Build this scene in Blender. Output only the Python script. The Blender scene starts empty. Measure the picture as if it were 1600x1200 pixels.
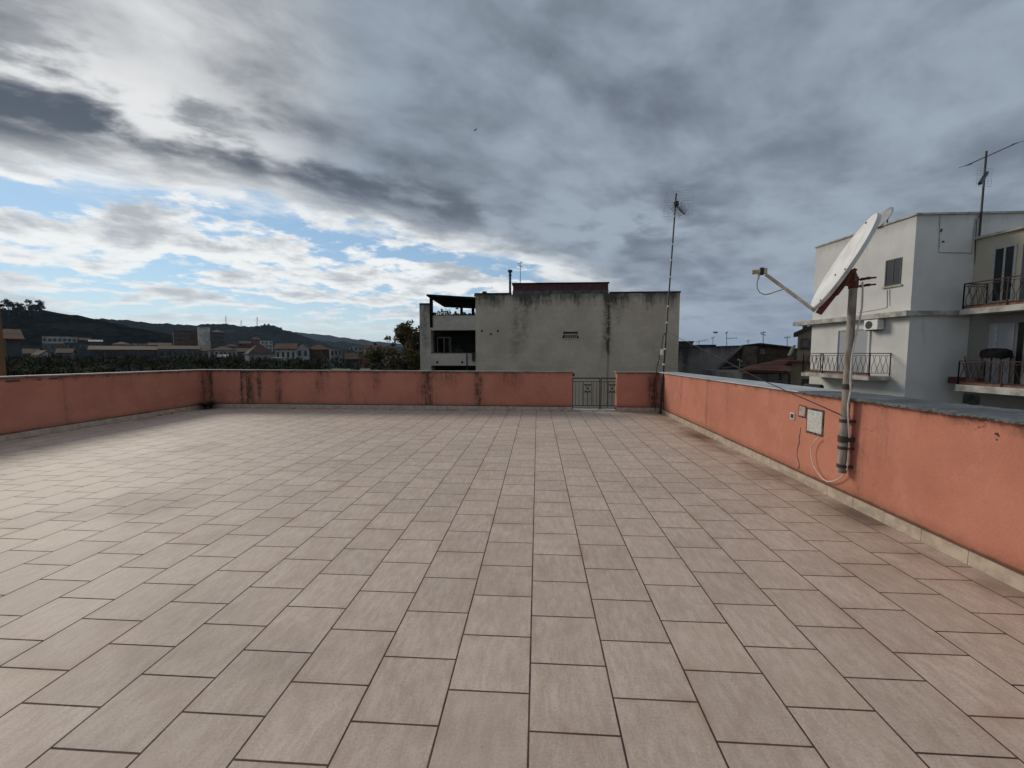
import bpy, math, random
from mathutils import Vector, Matrix
random.seed(7)
S = bpy.context.scene
COL = S.collection
# ------------------------------------------------------------------ camera
FPX = 648.0                                  # focal length in pixels of a 1600 px wide frame
PITCH = math.atan(47.7 / FPX)
YAW = math.atan(40 / FPX * math.cos(PITCH))
CAMZ = 1.65
cam = bpy.data.cameras.new('camera'); camo = bpy.data.objects.new('camera', cam); COL.objects.link(camo)
camo.location = (0, 0, CAMZ)
camo.rotation_euler = (math.pi / 2 - PITCH, 0, YAW)
cam.sensor_width = 36; cam.lens = FPX / 1600 * 36
cam.clip_start = 0.05; cam.clip_end = 30000
S.camera = camo
S.view_settings.view_transform = 'Standard'; S.view_settings.look = 'None'
S.view_settings.exposure = 0.28; S.view_settings.gamma = 1.0
S.render.resolution_x = 1024; S.render.resolution_y = 768
_F = Vector((-math.sin(YAW) * math.cos(PITCH), math.cos(YAW) * math.cos(PITCH), -math.sin(PITCH)))
_R = Vector((math.cos(YAW), math.sin(YAW), 0)); _U = _R.cross(_F)
def ray(px, py): return _R * ((px - 800) / FPX) - _U * ((py - 600) / FPX) + _F
def at(px, py, Y):
    """survey helper: the point at distance Y (metres along the terrace) seen at photo pixel px, py"""
    d = ray(px, py); return Vector((0, 0, CAMZ)) + d * (Y / d.y)
def gr(px, py, z=0.0):
    d = ray(px, py); return Vector((0, 0, CAMZ)) + d * ((z - CAMZ) / d.z)
def onx(px, py, X):
    d = ray(px, py); return Vector((0, 0, CAMZ)) + d * (X / d.x)

# ------------------------------------------------------------------ node expressions
class V:
    """a socket (or number) with arithmetic that builds Math nodes"""
    def __init__(s, t, k): s.t, s.k = t, k
    def _m(s, op, *a, clamp=False):
        n = s.t.nodes.new('ShaderNodeMath'); n.operation = op; n.use_clamp = clamp
        for i, x in enumerate(a): setin(s.t, n.inputs[i], x)
        return V(s.t, n.outputs[0])
    def __add__(s, o): return s._m('ADD', s, o)
    __radd__ = __add__
    def __sub__(s, o): return s._m('SUBTRACT', s, o)
    def __rsub__(s, o): return s._m('SUBTRACT', o, s)
    def __mul__(s, o): return s._m('MULTIPLY', s, o)
    __rmul__ = __mul__
    def __truediv__(s, o): return s._m('DIVIDE', s, o)
    def __rtruediv__(s, o): return s._m('DIVIDE', o, s)
    def __neg__(s): return s._m('MULTIPLY', s, -1.0)
    def pow(s, o): return s._m('POWER', s, o)
    def exp(s): return s._m('EXPONENT', s)
    def abs(s): return s._m('ABSOLUTE', s)
    def floor(s): return s._m('FLOOR', s)
    def mod(s, o): return s._m('FLOORED_MODULO', s, o)
    def max(s, o): return s._m('MAXIMUM', s, o)
    def min(s, o): return s._m('MINIMUM', s, o)
    def clamp(s): return s._m('ADD', s, 0.0, clamp=True)
    def ss(s, a, b, lo=0.0, hi=1.0):
        n = s.t.nodes.new('ShaderNodeMapRange'); n.interpolation_type = 'SMOOTHSTEP'
        for i, x in enumerate((s, a, b, lo, hi)): setin(s.t, n.inputs[i], x)
        return V(s.t, n.outputs[0])
    def bump(s, c, w): d = (s - c) / w; return (-(d * d)).exp()
def setin(t, inp, x):
    if isinstance(x, V): t.links.new(x.k, inp)
    elif isinstance(x, (tuple, list)): inp.default_value = tuple(x) if len(inp.default_value) == len(x) else tuple(x) + (1.0,)
    else: inp.default_value = x
class NT:
    def __init__(s, t): s.t = t
    def n(s, kind, **kw):
        n = s.t.nodes.new(kind)
        for k, v in kw.items(): setattr(n, k, v)
        return n
    def geo(s, out='Position'): return V(s.t, s.n('ShaderNodeNewGeometry').outputs[out])
    def tex(s, out='Object'): return V(s.t, s.n('ShaderNodeTexCoord').outputs[out])
    def sep(s, v):
        n = s.n('ShaderNodeSeparateXYZ'); setin(s.t, n.inputs[0], v); return [V(s.t, o) for o in n.outputs]
    def comb(s, x, y, z):
        n = s.n('ShaderNodeCombineXYZ')
        for i, q in enumerate((x, y, z)): setin(s.t, n.inputs[i], q)
        return V(s.t, n.outputs[0])
    def noise(s, vec, scale=5, detail=4, rough=0.55, dist=0.0, dim='3D', color=False):
        n = s.n('ShaderNodeTexNoise', noise_dimensions=dim)
        setin(s.t, n.inputs['Vector'], vec)
        for k, v in (('Scale', scale), ('Detail', detail), ('Roughness', rough), ('Distortion', dist)): setin(s.t, n.inputs[k], v)
        return V(s.t, n.outputs['Color' if color else 0])
    def white(s, vec):
        n = s.n('ShaderNodeTexWhiteNoise'); setin(s.t, n.inputs['Vector'], vec); return V(s.t, n.outputs['Value'])
    def voro(s, vec, scale, feature='F1'):
        n = s.n('ShaderNodeTexVoronoi', feature=feature); setin(s.t, n.inputs['Vector'], vec); setin(s.t, n.inputs['Scale'], scale)
        return V(s.t, n.outputs['Distance'])
    def mix(s, f, a, b, mode='MIX'):
        n = s.n('ShaderNodeMix', data_type='RGBA', blend_type=mode)
        setin(s.t, n.inputs[0], f); setin(s.t, n.inputs[6], a); setin(s.t, n.inputs[7], b)
        return V(s.t, n.outputs[2])
    def scale(s, c, f):
        n = s.n('ShaderNodeVectorMath', operation='SCALE'); setin(s.t, n.inputs[0], c); setin(s.t, n.inputs['Scale'], f)
        return V(s.t, n.outputs[0])
    def vadd(s, a, b):
        n = s.n('ShaderNodeVectorMath', operation='ADD'); setin(s.t, n.inputs[0], a); setin(s.t, n.inputs[1], b)
        return V(s.t, n.outputs[0])

# ------------------------------------------------------------------ sky: broken stratocumulus with an opening to the left
SUN_EL, SUN_AZ = math.radians(27), math.radians(-52)        # azimuth measured from +Y towards +X
SUN_DIR = Vector((math.sin(SUN_AZ) * math.cos(SUN_EL), math.cos(SUN_AZ) * math.cos(SUN_EL), math.sin(SUN_EL)))
SEED = 11.4
W = bpy.data.worlds.new('World'); S.world = W; W.use_nodes = True
wt = W.node_tree; wt.nodes.clear(); N = NT(wt)
dirv = N.tex('Generated'); dx, dy, dz = N.sep(dirv)
el = dz.max(0.0)
inv = 1.0 / (el + 0.15)
qx, qy = dx * inv, dy * inv
T = qx * 0.785 + qy * 0.619                # along the cloud street
Sg = (qy * 0.785 - qx * 0.619) - 2.207     # across it, 0 at the edge of the overcast deck
azr = dx / (dx.abs() + dy.abs() + 0.001)    # -1 left .. 0 ahead .. 1 right
sky = N.n('ShaderNodeTexSky', sky_type='NISHITA', sun_disc=False, sun_elevation=SUN_EL, sun_rotation=SUN_AZ,
          air_density=1.0, dust_density=0.2, ozone_density=3.0)
clear = N.mix(1.0, N.scale(V(wt, sky.outputs[0]), 0.065), (0.72, 0.98, 1.12), 'MULTIPLY')
sv = N.n('ShaderNodeVectorMath', operation='DOT_PRODUCT'); setin(wt, sv.inputs[0], dirv); sv.inputs[1].default_value = SUN_DIR
cosang = V(wt, sv.outputs['Value'])
glow = cosang.ss(0.885, 0.995)               # close to the sun behind the clouds
glow_wide = cosang.ss(0.25, 1.0)
PT = N.comb(T * 0.85, Sg * 1.15, SEED)
warp = N.scale(N.noise(PT, 1.3, 2, 0.5, color=True), 0.32)
PW = N.vadd(PT, warp)
edge_n = N.noise(PW, 2.6, 8, 0.60)
deck_n = N.noise(PW, 1.35, 8, 0.46)
deck_f = N.noise(N.vadd(PW, (5.1, 2.2, 0.4)), 4.2, 8, 0.54)
open_left = azr.ss(-0.04, 0.40)
sdeck = Sg - open_left * 5.0
deck = (sdeck + (edge_n - 0.5) * 1.0 + (deck_f - 0.5) * 0.3).ss(-0.16, 0.16, 1.0, 0.0)
band = (Sg + 0.34 + (deck_f - 0.5) * 0.30).bump(0.0, 0.15) * (T + (deck_n - 0.5) * 0.8).ss(1.25, 0.75)
gap = (Sg + 0.62 + (deck_f - 0.5) * 0.7).bump(0.0, 0.15) * T.bump(-0.30, 0.38)
gap2 = (Sg + 0.50 + (deck_f - 0.5) * 0.3).bump(0.0, 0.06) * T.bump(0.10, 0.40)
patch = ((Sg + 0.42).bump(0.0, 0.12) * (T - 1.15).bump(0.0, 0.22) + (Sg + 0.62).bump(0.0, 0.22) * (T - 1.62).bump(0.0, 0.30) + (Sg + 0.86).bump(0.0, 0.16) * (T - 1.85).bump(0.0, 0.25)) * deck_f.ss(0.66, 0.36)
thick = deck_n * 1.4 + deck_f * 1.25 - 0.76 + band * (0.20 + deck_f.ss(0.36, 0.60) * 0.28) - gap * (0.02 + deck_f.ss(0.60, 0.40) * 0.62) - gap2 * 0.30 - patch * 0.4
right = azr.ss(-0.25, 0.25)
thick = thick.ss(right * 0.16 + 0.05, 1.22 - right * 0.14)
bright = N.mix(glow, (0.275, 0.325, 0.385), (0.66, 0.67, 0.675))
rim = (Sg + (edge_n - 0.5) * 0.5).bump(0.02, 0.20) * azr.ss(0.32, 0.02)
bright = N.mix(rim, bright, (0.70, 0.72, 0.73))
dark = N.mix(glow_wide, (0.132, 0.158, 0.200), (0.070, 0.087, 0.115))
deck_c = N.mix((thick - rim * 0.45).clamp(), bright, dark)
# low cumulus in the opening
PC = N.vadd(N.comb(T * 0.85, Sg * 0.85, 1.3), N.scale(warp, 0.35))
cn = N.noise(PC, 3.0, 9, 0.60)
cn2 = N.noise(N.vadd(PC, (0.0, 0.06, 0.02)), 3.0, 7, 0.58)
cov = cn + Sg.bump(0.70, 0.55) * 0.07 - Sg.bump(0.20, 0.13) * 0.07
cum = cov.ss(0.450, 0.545)
core = cn2.ss(0.46, 0.68)
cum_c = N.mix(core, (0.78, 0.79, 0.785), (0.36, 0.385, 0.415))
horizon = N.mix(azr.ss(-0.32, 0.22), (0.74, 0.785, 0.80), (0.30, 0.36, 0.44))
clear = N.mix(0.34, clear, (0.42, 0.54, 0.63))
low = N.mix(cum * el.ss(0.02, 0.12, 0.30, 0.97), clear, cum_c)
low = N.mix((-(el / 0.075)).exp(), low, horizon)
deck_c = N.mix((-(el / 0.09)).exp() * 0.9, deck_c, horizon)
skyc = N.mix(deck, low, deck_c)
bgn = N.n('ShaderNodeBackground'); setin(wt, bgn.inputs[0], skyc); bgn.inputs[1].default_value = 1.0
wo = N.n('ShaderNodeOutputWorld'); wt.links.new(bgn.outputs[0], wo.inputs[0])

sun = bpy.data.lights.new('sun', 'SUN'); suno = bpy.data.objects.new('sun', sun); COL.objects.link(suno)
sun.energy = 1.5; sun.angle = math.radians(20); sun.color = (1.0, 0.92, 0.80)
suno.rotation_euler = SUN_DIR.to_track_quat('Z', 'Y').to_euler()
suno.location = (0, 0, 30)

# ------------------------------------------------------------------ mesh helpers
WLOC = {}
class MB:
    def __init__(s): s.v, s.f = [], []
    def add(s, vs, fs):
        b = len(s.v); s.v += [Vector(v) for v in vs]; s.f += [tuple(i + b for i in f) for f in fs]; return s
    def box(s, x0, x1, y0, y1, z0, z1, M=None):
        vs = [Vector((x, y, z)) for z in (z0, z1) for y in (y0, y1) for x in (x0, x1)]
        if M is not None: vs = [M @ v for v in vs]
        return s.add(vs, [(0, 2, 3, 1), (4, 5, 7, 6), (0, 1, 5, 4), (1, 3, 7, 5), (3, 2, 6, 7), (2, 0, 4, 6)])
    def prism(s, pts, z0, z1):
        """pts: plan outline counter-clockwise; z0, z1: number or one value per point"""
        n = len(pts); a = z0 if isinstance(z0, (list, tuple)) else [z0] * n; b = z1 if isinstance(z1, (list, tuple)) else [z1] * n
        vs = [(p[0], p[1], a[i]) for i, p in enumerate(pts)] + [(p[0], p[1], b[i]) for i, p in enumerate(pts)]
        return s.add(vs, [tuple(range(n - 1, -1, -1)), tuple(range(n, 2 * n))] + [(i, (i + 1) % n, n + (i + 1) % n, n + i) for i in range(n)])
    def bar(s, p, q, w, h, up=(0, 0, 1)):
        p, q = Vector(p), Vector(q); d = (q - p).normalized(); u = Vector(up)
        if abs(d.dot(u)) > 0.98: u = Vector((1, 0, 0))
        r = d.cross(u).normalized(); u = r.cross(d)
        vs = [e + r * (a * w / 2) + u * (b * h / 2) for e in (p, q) for a, b in ((-1, -1), (1, -1), (1, 1), (-1, 1))]
        return s.add(vs, [(0, 1, 2, 3), (7, 6, 5, 4), (0, 4, 5, 1), (1, 5, 6, 2), (2, 6, 7, 3), (3, 7, 4, 0)])
    def tube(s, pts, r, n=8, caps=True):
        pts = [Vector(p) for p in pts]; m = len(pts); rs = r if isinstance(r, (list, tuple)) else [r] * m
        b = len(s.v); prev = None
        for i, p in enumerate(pts):
            d = (pts[min(i + 1, m - 1)] - pts[max(i - 1, 0)]).normalized()
            if prev is None:
                u = Vector((0, 0, 1)) if abs(d.z) < 0.9 else Vector((1, 0, 0)); u = (u - d * u.dot(d)).normalized()
            else: u = (prev - d * prev.dot(d)).normalized()
            prev = u; w = d.cross(u)
            for k in range(n):
                a = 2 * math.pi * k / n; s.v.append(p + (u * math.cos(a) + w * math.sin(a)) * rs[i])
        for i in range(m - 1):
            for k in range(n):
                k2 = (k + 1) % n; s.f.append((b + i * n + k, b + i * n + k2, b + (i + 1) * n + k2, b + (i + 1) * n + k))
        if caps:
            s.f.append(tuple(b + k for k in range(n - 1, -1, -1))); s.f.append(tuple(b + (m - 1) * n + k for k in range(n)))
        return s
    def build(s, name, mat, parent=None, smooth=False, bevel=0.0, origin=None):
        o0 = Vector(WLOC.get(parent.name, (0, 0, 0))) if parent is not None else (Vector(origin) if origin is not None else Vector((0, 0, 0)))
        me = bpy.data.meshes.new(name); me.from_pydata([v - o0 for v in s.v], [], s.f); me.update()
        if mat is not None: me.materials.append(mat)
        o = bpy.data.objects.new(name, me); COL.objects.link(o)
        if parent is not None: o.parent = parent
        else: o.location = o0
        WLOC[o.name] = tuple(o0)
        if smooth:
            for p in me.polygons: p.use_smooth = True
            me.set_sharp_from_angle(angle=math.radians(40)) if hasattr(me, 'set_sharp_from_angle') else None
        if bevel:
            m = o.modifiers.new('bevel', 'BEVEL'); m.width = bevel; m.segments = 2; m.limit_method = 'ANGLE'
        return o
def root(name, label, cat, loc, group=None):
    o = bpy.data.objects.new(name, None); COL.objects.link(o); o.location = loc; o.empty_display_size = 0.2
    WLOC[o.name] = tuple(loc); return tag(o, label, cat, group)
def tag(o, label, cat, group=None, kind=None):
    o['label'] = label; o['category'] = cat
    if group: o['group'] = group
    if kind: o['kind'] = kind
    return o
def struct(o): o['kind'] = 'structure'; return o
def copy_tree(o, loc, label=None):
    """copy of a thing with copies of its parts and sub-parts"""
    c = o.copy(); COL.objects.link(c); c.location = loc
    if label: c['label'] = label
    for ch in list(o.children):
        d = ch.copy(); COL.objects.link(d); d.parent = c
        for g in ch.children:
            e = g.copy(); COL.objects.link(e); e.parent = d
    return c

# ------------------------------------------------------------------ materials
def mat(name, fn):
    m = bpy.data.materials.new(name); m.use_nodes = True; t = m.node_tree
    fn(NT(t), t.nodes['Principled BSDF'], t); return m
def bumpn(N, t, b, h, strength=0.4, dist=0.01):
    n = N.n('ShaderNodeBump'); n.inputs['Strength'].default_value = strength; n.inputs['Distance'].default_value = dist
    setin(t, n.inputs['Height'], h); t.links.new(n.outputs[0], b.inputs['Normal'])
def plain(name, col, rough=0.7, amp=0.25, scale=4.0, metal=0.0, bump=0.0, spec=0.5, col2=None, stretch=(1, 1, 1)):
    def fn(N, b, t):
        p = N.geo(); x, y, z = N.sep(p); pv = N.comb(x * stretch[0], y * stretch[1], z * stretch[2])
        n = N.noise(pv, scale, 6, 0.6)
        c2 = col2 or tuple(c * (1 - amp * 1.6) for c in col)
        setin(t, b.inputs['Base Color'], N.mix(n.ss(0.35, 0.68), tuple(min(c * (1 + amp * 0.5), 0.95) for c in col), c2))
        b.inputs['Roughness'].default_value = rough; b.inputs['Metallic'].default_value = metal
        b.inputs['Specular IOR Level'].default_value = spec
        if bump: bumpn(N, t, b, N.noise(pv, scale * 6, 4, 0.6), bump, 0.01)
    return mat(name, fn)

W_T, L_T, X_T, Y_T = 0.4, 0.4023, -0.031, 1.701
def tile_fn(N, b, t):
    p = N.geo(); x, y, z = N.sep(p)
    u = (x - X_T) / W_T; col = u.floor(); fu = u - col
    v = (y - Y_T) / L_T + col.mod(2.0) * 0.5; row = v.floor(); fv = v - row
    du = (0.5 - (fu - 0.5).abs()) * W_T; dv = (0.5 - (fv - 0.5).abs()) * L_T
    wob = (N.noise(p, 9, 3) - 0.5) * 0.0024 + (N.noise(p, 45, 3, 0.7) - 0.5) * 0.0022
    d = du.min(dv) + wob
    grout = d.ss(0.0030, 0.0058, 1.0, 0.0)
    idv = N.comb(col, row, 0.0); rnd = N.white(idv); rnd2 = N.white(N.comb(col, row, 4.0))
    # travertine-like print: veins along the tile, cloudy patches, small pits
    loc = N.comb(x + rnd * 13.0, y * 0.30 + rnd2 * 9.0, rnd * 5.0)
    vein = N.noise(loc, 26, 6, 0.66, 0.3) * 0.45 + N.noise(p, 85, 4, 0.8) * 0.55
    loc2 = N.comb(x + rnd * 13.0, y * 0.7 + rnd2 * 9.0, rnd * 7.0)
    cloud = N.noise(loc2, 5.5, 5, 0.6, 0.5)
    base = N.mix(vein.ss(0.40, 0.60), (0.49, 0.375, 0.295), (0.66, 0.53, 0.435))
    base = N.mix(cloud.ss(0.42, 0.72) * 0.40, base, (0.45, 0.33, 0.25))
    base = N.scale(base, 0.93 + rnd * 0.14)
    base = N.mix(rnd2.ss(0.55, 1.0) * 0.25, base, (0.56, 0.42, 0.33))
    chip = N.noise(N.vadd(p, (2, 7, 0)), 38, 3, 0.7).ss(0.66, 0.72) * (-(d / 0.012)).exp()
    base = N.mix(chip * 0.9, base, (0.13, 0.095, 0.075))
    grit = N.noise(N.vadd(p, (4, 1, 0)), 75, 2, 0.6).ss(0.735, 0.77)
    base = N.mix(grit * 0.8, base, (0.10, 0.08, 0.065))
    pits = N.noise(N.comb(x + rnd * 3.0, y * 0.6, rnd), 110, 3, 0.6).ss(0.66, 0.74) * cloud.ss(0.45, 0.62)
    base = N.mix(pits * 0.85, base, (0.16, 0.125, 0.10))
    # rusty bleed beside the joints and grime
    rustn = N.noise(p, 1.7, 5, 0.6)
    bleed = (-(d / 0.045)).exp() * rustn.ss(0.48, 0.70)
    base = N.mix(bleed * 0.55, base, (0.36, 0.20, 0.125))
    grime = N.noise(N.vadd(p, (3.3, 8.1, 0)), 0.55, 6, 0.62).ss(0.50, 0.74)
    base = N.mix(grime * 0.30, base, (0.27, 0.205, 0.165))
    # damp brown run-off along the foot of the right wall
    edge = x + y * 0.007 - 3.43 + (N.noise(p, 2.2, 5, 0.6) - 0.5) * 0.55
    damp = edge.ss(-0.62, -0.05) * N.noise(N.vadd(p, (9, 1, 0)), 1.1, 4).ss(0.36, 0.58)
    base = N.mix(damp * 0.62, base, (0.20, 0.135, 0.095))
    r1 = (x - 3.22 + (N.noise(p, 5, 4) - 0.5) * 0.22).bump(0.0, 0.24) * (y - 8.35 + (N.noise(p, 4, 4) - 0.5) * 0.5).bump(0.0, 0.42)
    r2 = (x - 3.3 + (N.noise(p, 5, 4) - 0.5) * 0.2).bump(0.0, 0.14) * (y - 4.35).bump(0.0, 0.30)
    base = N.mix((r1 * 0.95).clamp(), base, (0.17, 0.082, 0.035))
    base = N.mix((r2 * 0.75).clamp(), base, (0.10, 0.07, 0.05))
    # the joints along the back and left walls are filled with dirt
    dirt = ((y - 11.93).ss(-0.30, 0.0) + (x + 10.0).ss(0.35, 0.0)) * N.noise(p, 3, 5, 0.65).ss(0.46, 0.62)
    base = N.mix((dirt * 0.6).clamp(), base, (0.09, 0.075, 0.06))
    gcol = N.mix(N.noise(p, 3.1, 4).ss(0.4, 0.65), (0.105, 0.060, 0.044), (0.050, 0.033, 0.026))
    setin(t, b.inputs['Base Color'], N.mix(grout, base, gcol))
    setin(t, b.inputs['Roughness'], grout * 0.25 + 0.56 + vein * 0.16 + grime * 0.08)
    b.inputs['Specular IOR Level'].default_value = 0.32
    bumpn(N, t, b, grout * -1.0 + vein * 0.12, 0.5, 0.004)
M_TILE = mat('terrace_tiles', tile_fn)

def orange_fn(streaks=(), axis=0, ztop=1.14, amount=0.55, seed=0.0):
    def fn(N, b, t):
        p = N.geo(); x, y, z = N.sep(p); s = (x, y)[axis]
        base = N.mix(N.noise(p, 1.3, 6, 0.6).ss(0.35, 0.68), (0.575, 0.237, 0.160), (0.49, 0.195, 0.130))
        base = N.mix(N.noise(p, 14, 5, 0.65).ss(0.52, 0.75) * 0.25, base, (0.36, 0.135, 0.085))
        # run-off streaks of black mould from the coping
        sv = N.comb(s * 1.0 + seed, z * 0.07, 1.0)
        st = N.noise(sv, 4.2, 6, 0.68); lo = N.noise(N.comb(s + seed * 2, z * 0.25, 4.0), 0.9, 4, 0.6)
        depth = (ztop - z) / ztop
        thin = N.noise(N.comb(s + seed, z * 0.06, 7.0), 17, 5, 0.7).ss(0.36, 0.62, 0.25, 1.15)
        patchy = N.noise(N.comb(s, z, seed), 7, 6, 0.75).ss(0.34, 0.62, 0.35, 1.1)
        m = (st * 0.9 + lo * 0.75 - depth * 0.55 - 0.80 + (N.noise(p, 10, 4) - 0.5) * 0.22).ss(0.0, 0.30) * amount * thin * patchy
        m = m + (z - (ztop - 0.03) + (N.noise(N.comb(s, z * 0.3, 2.0), 5, 6, 0.72) - 0.5) * 0.32).ss(-0.07, 0.05) * 0.62 * patchy
        for c, w, k, reach in streaks:
            ww = (s - c + (N.noise(N.comb(s, z * 0.5, 2.0), 5, 4) - 0.5) * w * 1.2)
            m = m + ww.bump(0.0, w) * (depth + (N.noise(p, 8, 3) - 0.5) * 0.3).ss(reach + 0.25, reach - 0.15) * (k * 1.5) * thin * patchy * N.noise(p, 16, 5, 0.7).ss(0.28, 0.58, 0.45, 1.0)
        base = N.mix(N.noise(p, 90, 3, 0.75).ss(0.40, 0.68) * 0.22, base, (0.30, 0.11, 0.07))
        base = N.mix(N.noise(N.comb(s, z * 0.8, 3.0), 2.6, 7, 0.7).ss(0.54, 0.66) * 0.22, base, (0.66, 0.33, 0.25))
        base = N.mix(m.clamp() * 0.90, base, (0.062, 0.043, 0.034))
        ck = N.voro(N.vadd(p, N.scale(N.noise(p, 3, 4, 0.6, color=True), 0.35)), 0.9, 'DISTANCE_TO_EDGE')
        base = N.mix(ck.ss(0.004, 0.0) * N.noise(p, 1.1, 3).ss(0.54, 0.62) * 0.75, base, (0.13, 0.055, 0.04))
        # splash dirt just over the skirting
        low = (z + (N.noise(p, 5, 5, 0.65) - 0.5) * 0.16).ss(0.26, 0.10)
        base = N.mix(low * 0.45, base, (0.15, 0.075, 0.05))
        base = N.mix((z + (N.noise(p, 7, 5, 0.65) - 0.5) * 0.05).ss(0.155, 0.125) * 0.75, base, (0.06, 0.04, 0.03))
        setin(t, b.inputs['Base Color'], base); b.inputs['Roughness'].default_value = 0.92
        b.inputs['Specular IOR Level'].default_value = 0.2
        bumpn(N, t, b, N.noise(p, 60, 4, 0.6) + N.noise(p, 4, 3) * 1.5, 0.35, 0.006)
    return fn
def pxx(px): return at(px, 600, 12.0).x
M_OR_BACK = mat('orange_plaster_back', orange_fn([(pxx(386), 0.16, 0.95, 0.95), (pxx(376), 0.06, 0.8, 1.0), (pxx(404), 0.10, 0.8, 0.7), (pxx(434), 0.12, 0.6, 0.9), (pxx(500), 0.2, 0.5, 0.5),
    (pxx(545), 0.10, 0.4, 0.8), (pxx(590), 0.22, 0.45, 0.45), (pxx(668), 0.20, 1.0, 1.05), (pxx(748), 0.12, 0.9, 0.95), (pxx(700), 0.3, 0.4, 0.35), (pxx(800), 0.35, 0.4, 0.3), (-9.98, 0.10, 1.0, 0.8), (3.28, 0.14, 1.0, 0.9)], 0, 1.13, 0.62, 0.3))
M_OR_LEFT = mat('orange_plaster_left', orange_fn([(11.9, 0.18, 0.6, 0.8), (10.4, 0.14, 0.22, 0.5), (9.2, 0.09, 0.15, 0.6), (8.2, 0.07, 0.25, 0.8), (9.6, 0.15, 0.15, 0.3)], 1, 1.17, 0.30, 2.0))
M_OR_RIGHT = mat('orange_plaster_right', orange_fn([(11.75, 0.10, 0.9, 0.9), (8.55, 0.05, 0.35, 1.0), (10.1, 0.08, 0.3, 0.5), (7.6, 0.12, 0.2, 0.4), (4.2, 0.12, 0.22, 0.5), (4.5, 0.05, 0.4, 0.9)], 1, 1.15, 0.22, 5.0))  # the last two streaks are faint dark columns beside the dish pipe

def stain_fn(base1, base2, ztop, seams=(), amount=0.9, reach=2.2, axis=0, dark=(0.05, 0.047, 0.042), sc=1.1):
    def fn(N, b, t):
        p = N.geo(); x, y, z = N.sep(p); s = (x, y)[axis]
        c = N.mix(N.noise(p, 0.45, 7, 0.62).ss(0.35, 0.68), base1, base2)
        c = N.mix(N.noise(p, 5, 5, 0.75).ss(0.48, 0.74) * 0.38, c, tuple(k * 0.55 for k in base2))
        c = N.mix(N.noise(N.comb(s, z * 2.2, 1.0), 0.8, 7, 0.72).ss(0.52, 0.62) * 0.28, c, tuple(min(k * 1.25, .8) for k in base1))
        st = N.noise(N.comb(s, z * 0.10, 3.0), sc, 8, 0.74); lo = N.noise(N.comb(s, z * 0.5, 8.0), sc * 0.35, 4)
        d = (ztop - z) / reach
        m = (st * 1.1 + lo * 0.8 - d * 0.62 - 0.62 + (N.noise(p, 3.5, 6, 0.7) - 0.5) * 0.45).ss(0.0, 0.42) * amount
        for c0, w, k, zlo in seams:
            m = m + (s - c0 + (N.noise(p, 1.6, 5) - 0.5) * w * 1.4).bump(0.0, w) * (z + (N.noise(p, 1.0, 4) - 0.5) * 2).ss(zlo, zlo + 1.5) * k * N.noise(p, 3, 6, 0.7).ss(0.3, 0.6)
        c = N.mix(m.clamp() * 0.92, c, dark)
        setin(t, b.inputs['Base Color'], c); b.inputs['Roughness'].default_value = 0.93; b.inputs['Specular IOR Level'].default_value = 0.2
        bumpn(N, t, b, N.noise(p, 18, 5, 0.6), 0.4, 0.02)
    return fn
M_SKIRT = plain('skirting_tile', (0.50, 0.41, 0.315), 0.55, 0.15, 9.0, col2=(0.38, 0.30, 0.225))
M_STONE = plain('coping_stone', (0.24, 0.225, 0.20), 0.75, 0.3, 3.0, bump=0.3)
M_LEAD = plain('coping_sheet', (0.50, 0.515, 0.52), 0.5, 0.2, 2.2, metal=0.35, bump=0.1)
def bit_fn(N, b, t):
    p = N.geo()
    c = N.mix(N.noise(p, 2.4, 6, 0.62).ss(0.4, 0.66), (0.10, 0.103, 0.104), (0.175, 0.18, 0.182))
    c = N.mix(N.noise(p, 60, 3, 0.7).ss(0.50, 0.66) * 0.6, c, (0.045, 0.047, 0.045))
    c = N.mix(N.noise(p, 45, 4, 0.75).ss(0.60, 0.70) * 0.8, c, (0.42, 0.42, 0.41))
    setin(t, b.inputs['Base Color'], c); b.inputs['Roughness'].default_value = 0.62
    bumpn(N, t, b, N.noise(p, 30, 5, 0.65), 0.9, 0.012)
M_BIT = mat('bitumen_membrane', bit_fn)
M_IRON = plain('wrought_iron', (0.035, 0.030, 0.028), 0.6, 0.3, 20, col2=(0.06, 0.03, 0.02))
M_RUSTY = plain('rusty_iron', (0.060, 0.034, 0.026), 0.85, 0.3, 25, col2=(0.045, 0.022, 0.018), bump=0.3)
M_RUST = plain('rust_red_bracket', (0.16, 0.045, 0.028), 0.85, 0.4, 18, col2=(0.06, 0.02, 0.015), bump=0.4)
M_GALV = plain('galvanised_pipe', (0.30, 0.28, 0.245), 0.6, 0.2, 9, metal=0.25, bump=0.15, col2=(0.16, 0.145, 0.12), stretch=(1, 1, 0.25))
M_PIPE2 = plain('weathered_pipe', (0.30, 0.275, 0.235), 0.75, 0.2, 14, bump=0.2, col2=(0.17, 0.125, 0.085), stretch=(1, 1, .35))
M_DISH = plain('dish_enamel', (0.80, 0.80, 0.78), 0.5, 0.06, 6, col2=(0.68, 0.66, 0.61))
M_DISHB = plain('dish_rim', (0.55, 0.55, 0.54), 0.55, 0.15, 8)
M_BLACK = plain('black_plastic', (0.018, 0.018, 0.018), 0.5, 0.2, 8)
M_CREAMP = plain('cream_plastic', (0.55, 0.51, 0.43), 0.5, 0.2, 12, col2=(0.35, 0.28, 0.20))
M_WCABLE = plain('white_cable', (0.66, 0.61, 0.54), 0.55, 0.15, 12)
M_TAPE = plain('white_tape', (0.75, 0.74, 0.70), 0.7, 0.15, 12)
M_BRASS = plain('antenna_element', (0.20, 0.17, 0.085), 0.6, 0.3, 30, metal=0.4)
M_ALU = plain('antenna_grid', (0.42, 0.44, 0.46), 0.45, 0.1, 10, metal=0.5)
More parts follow.
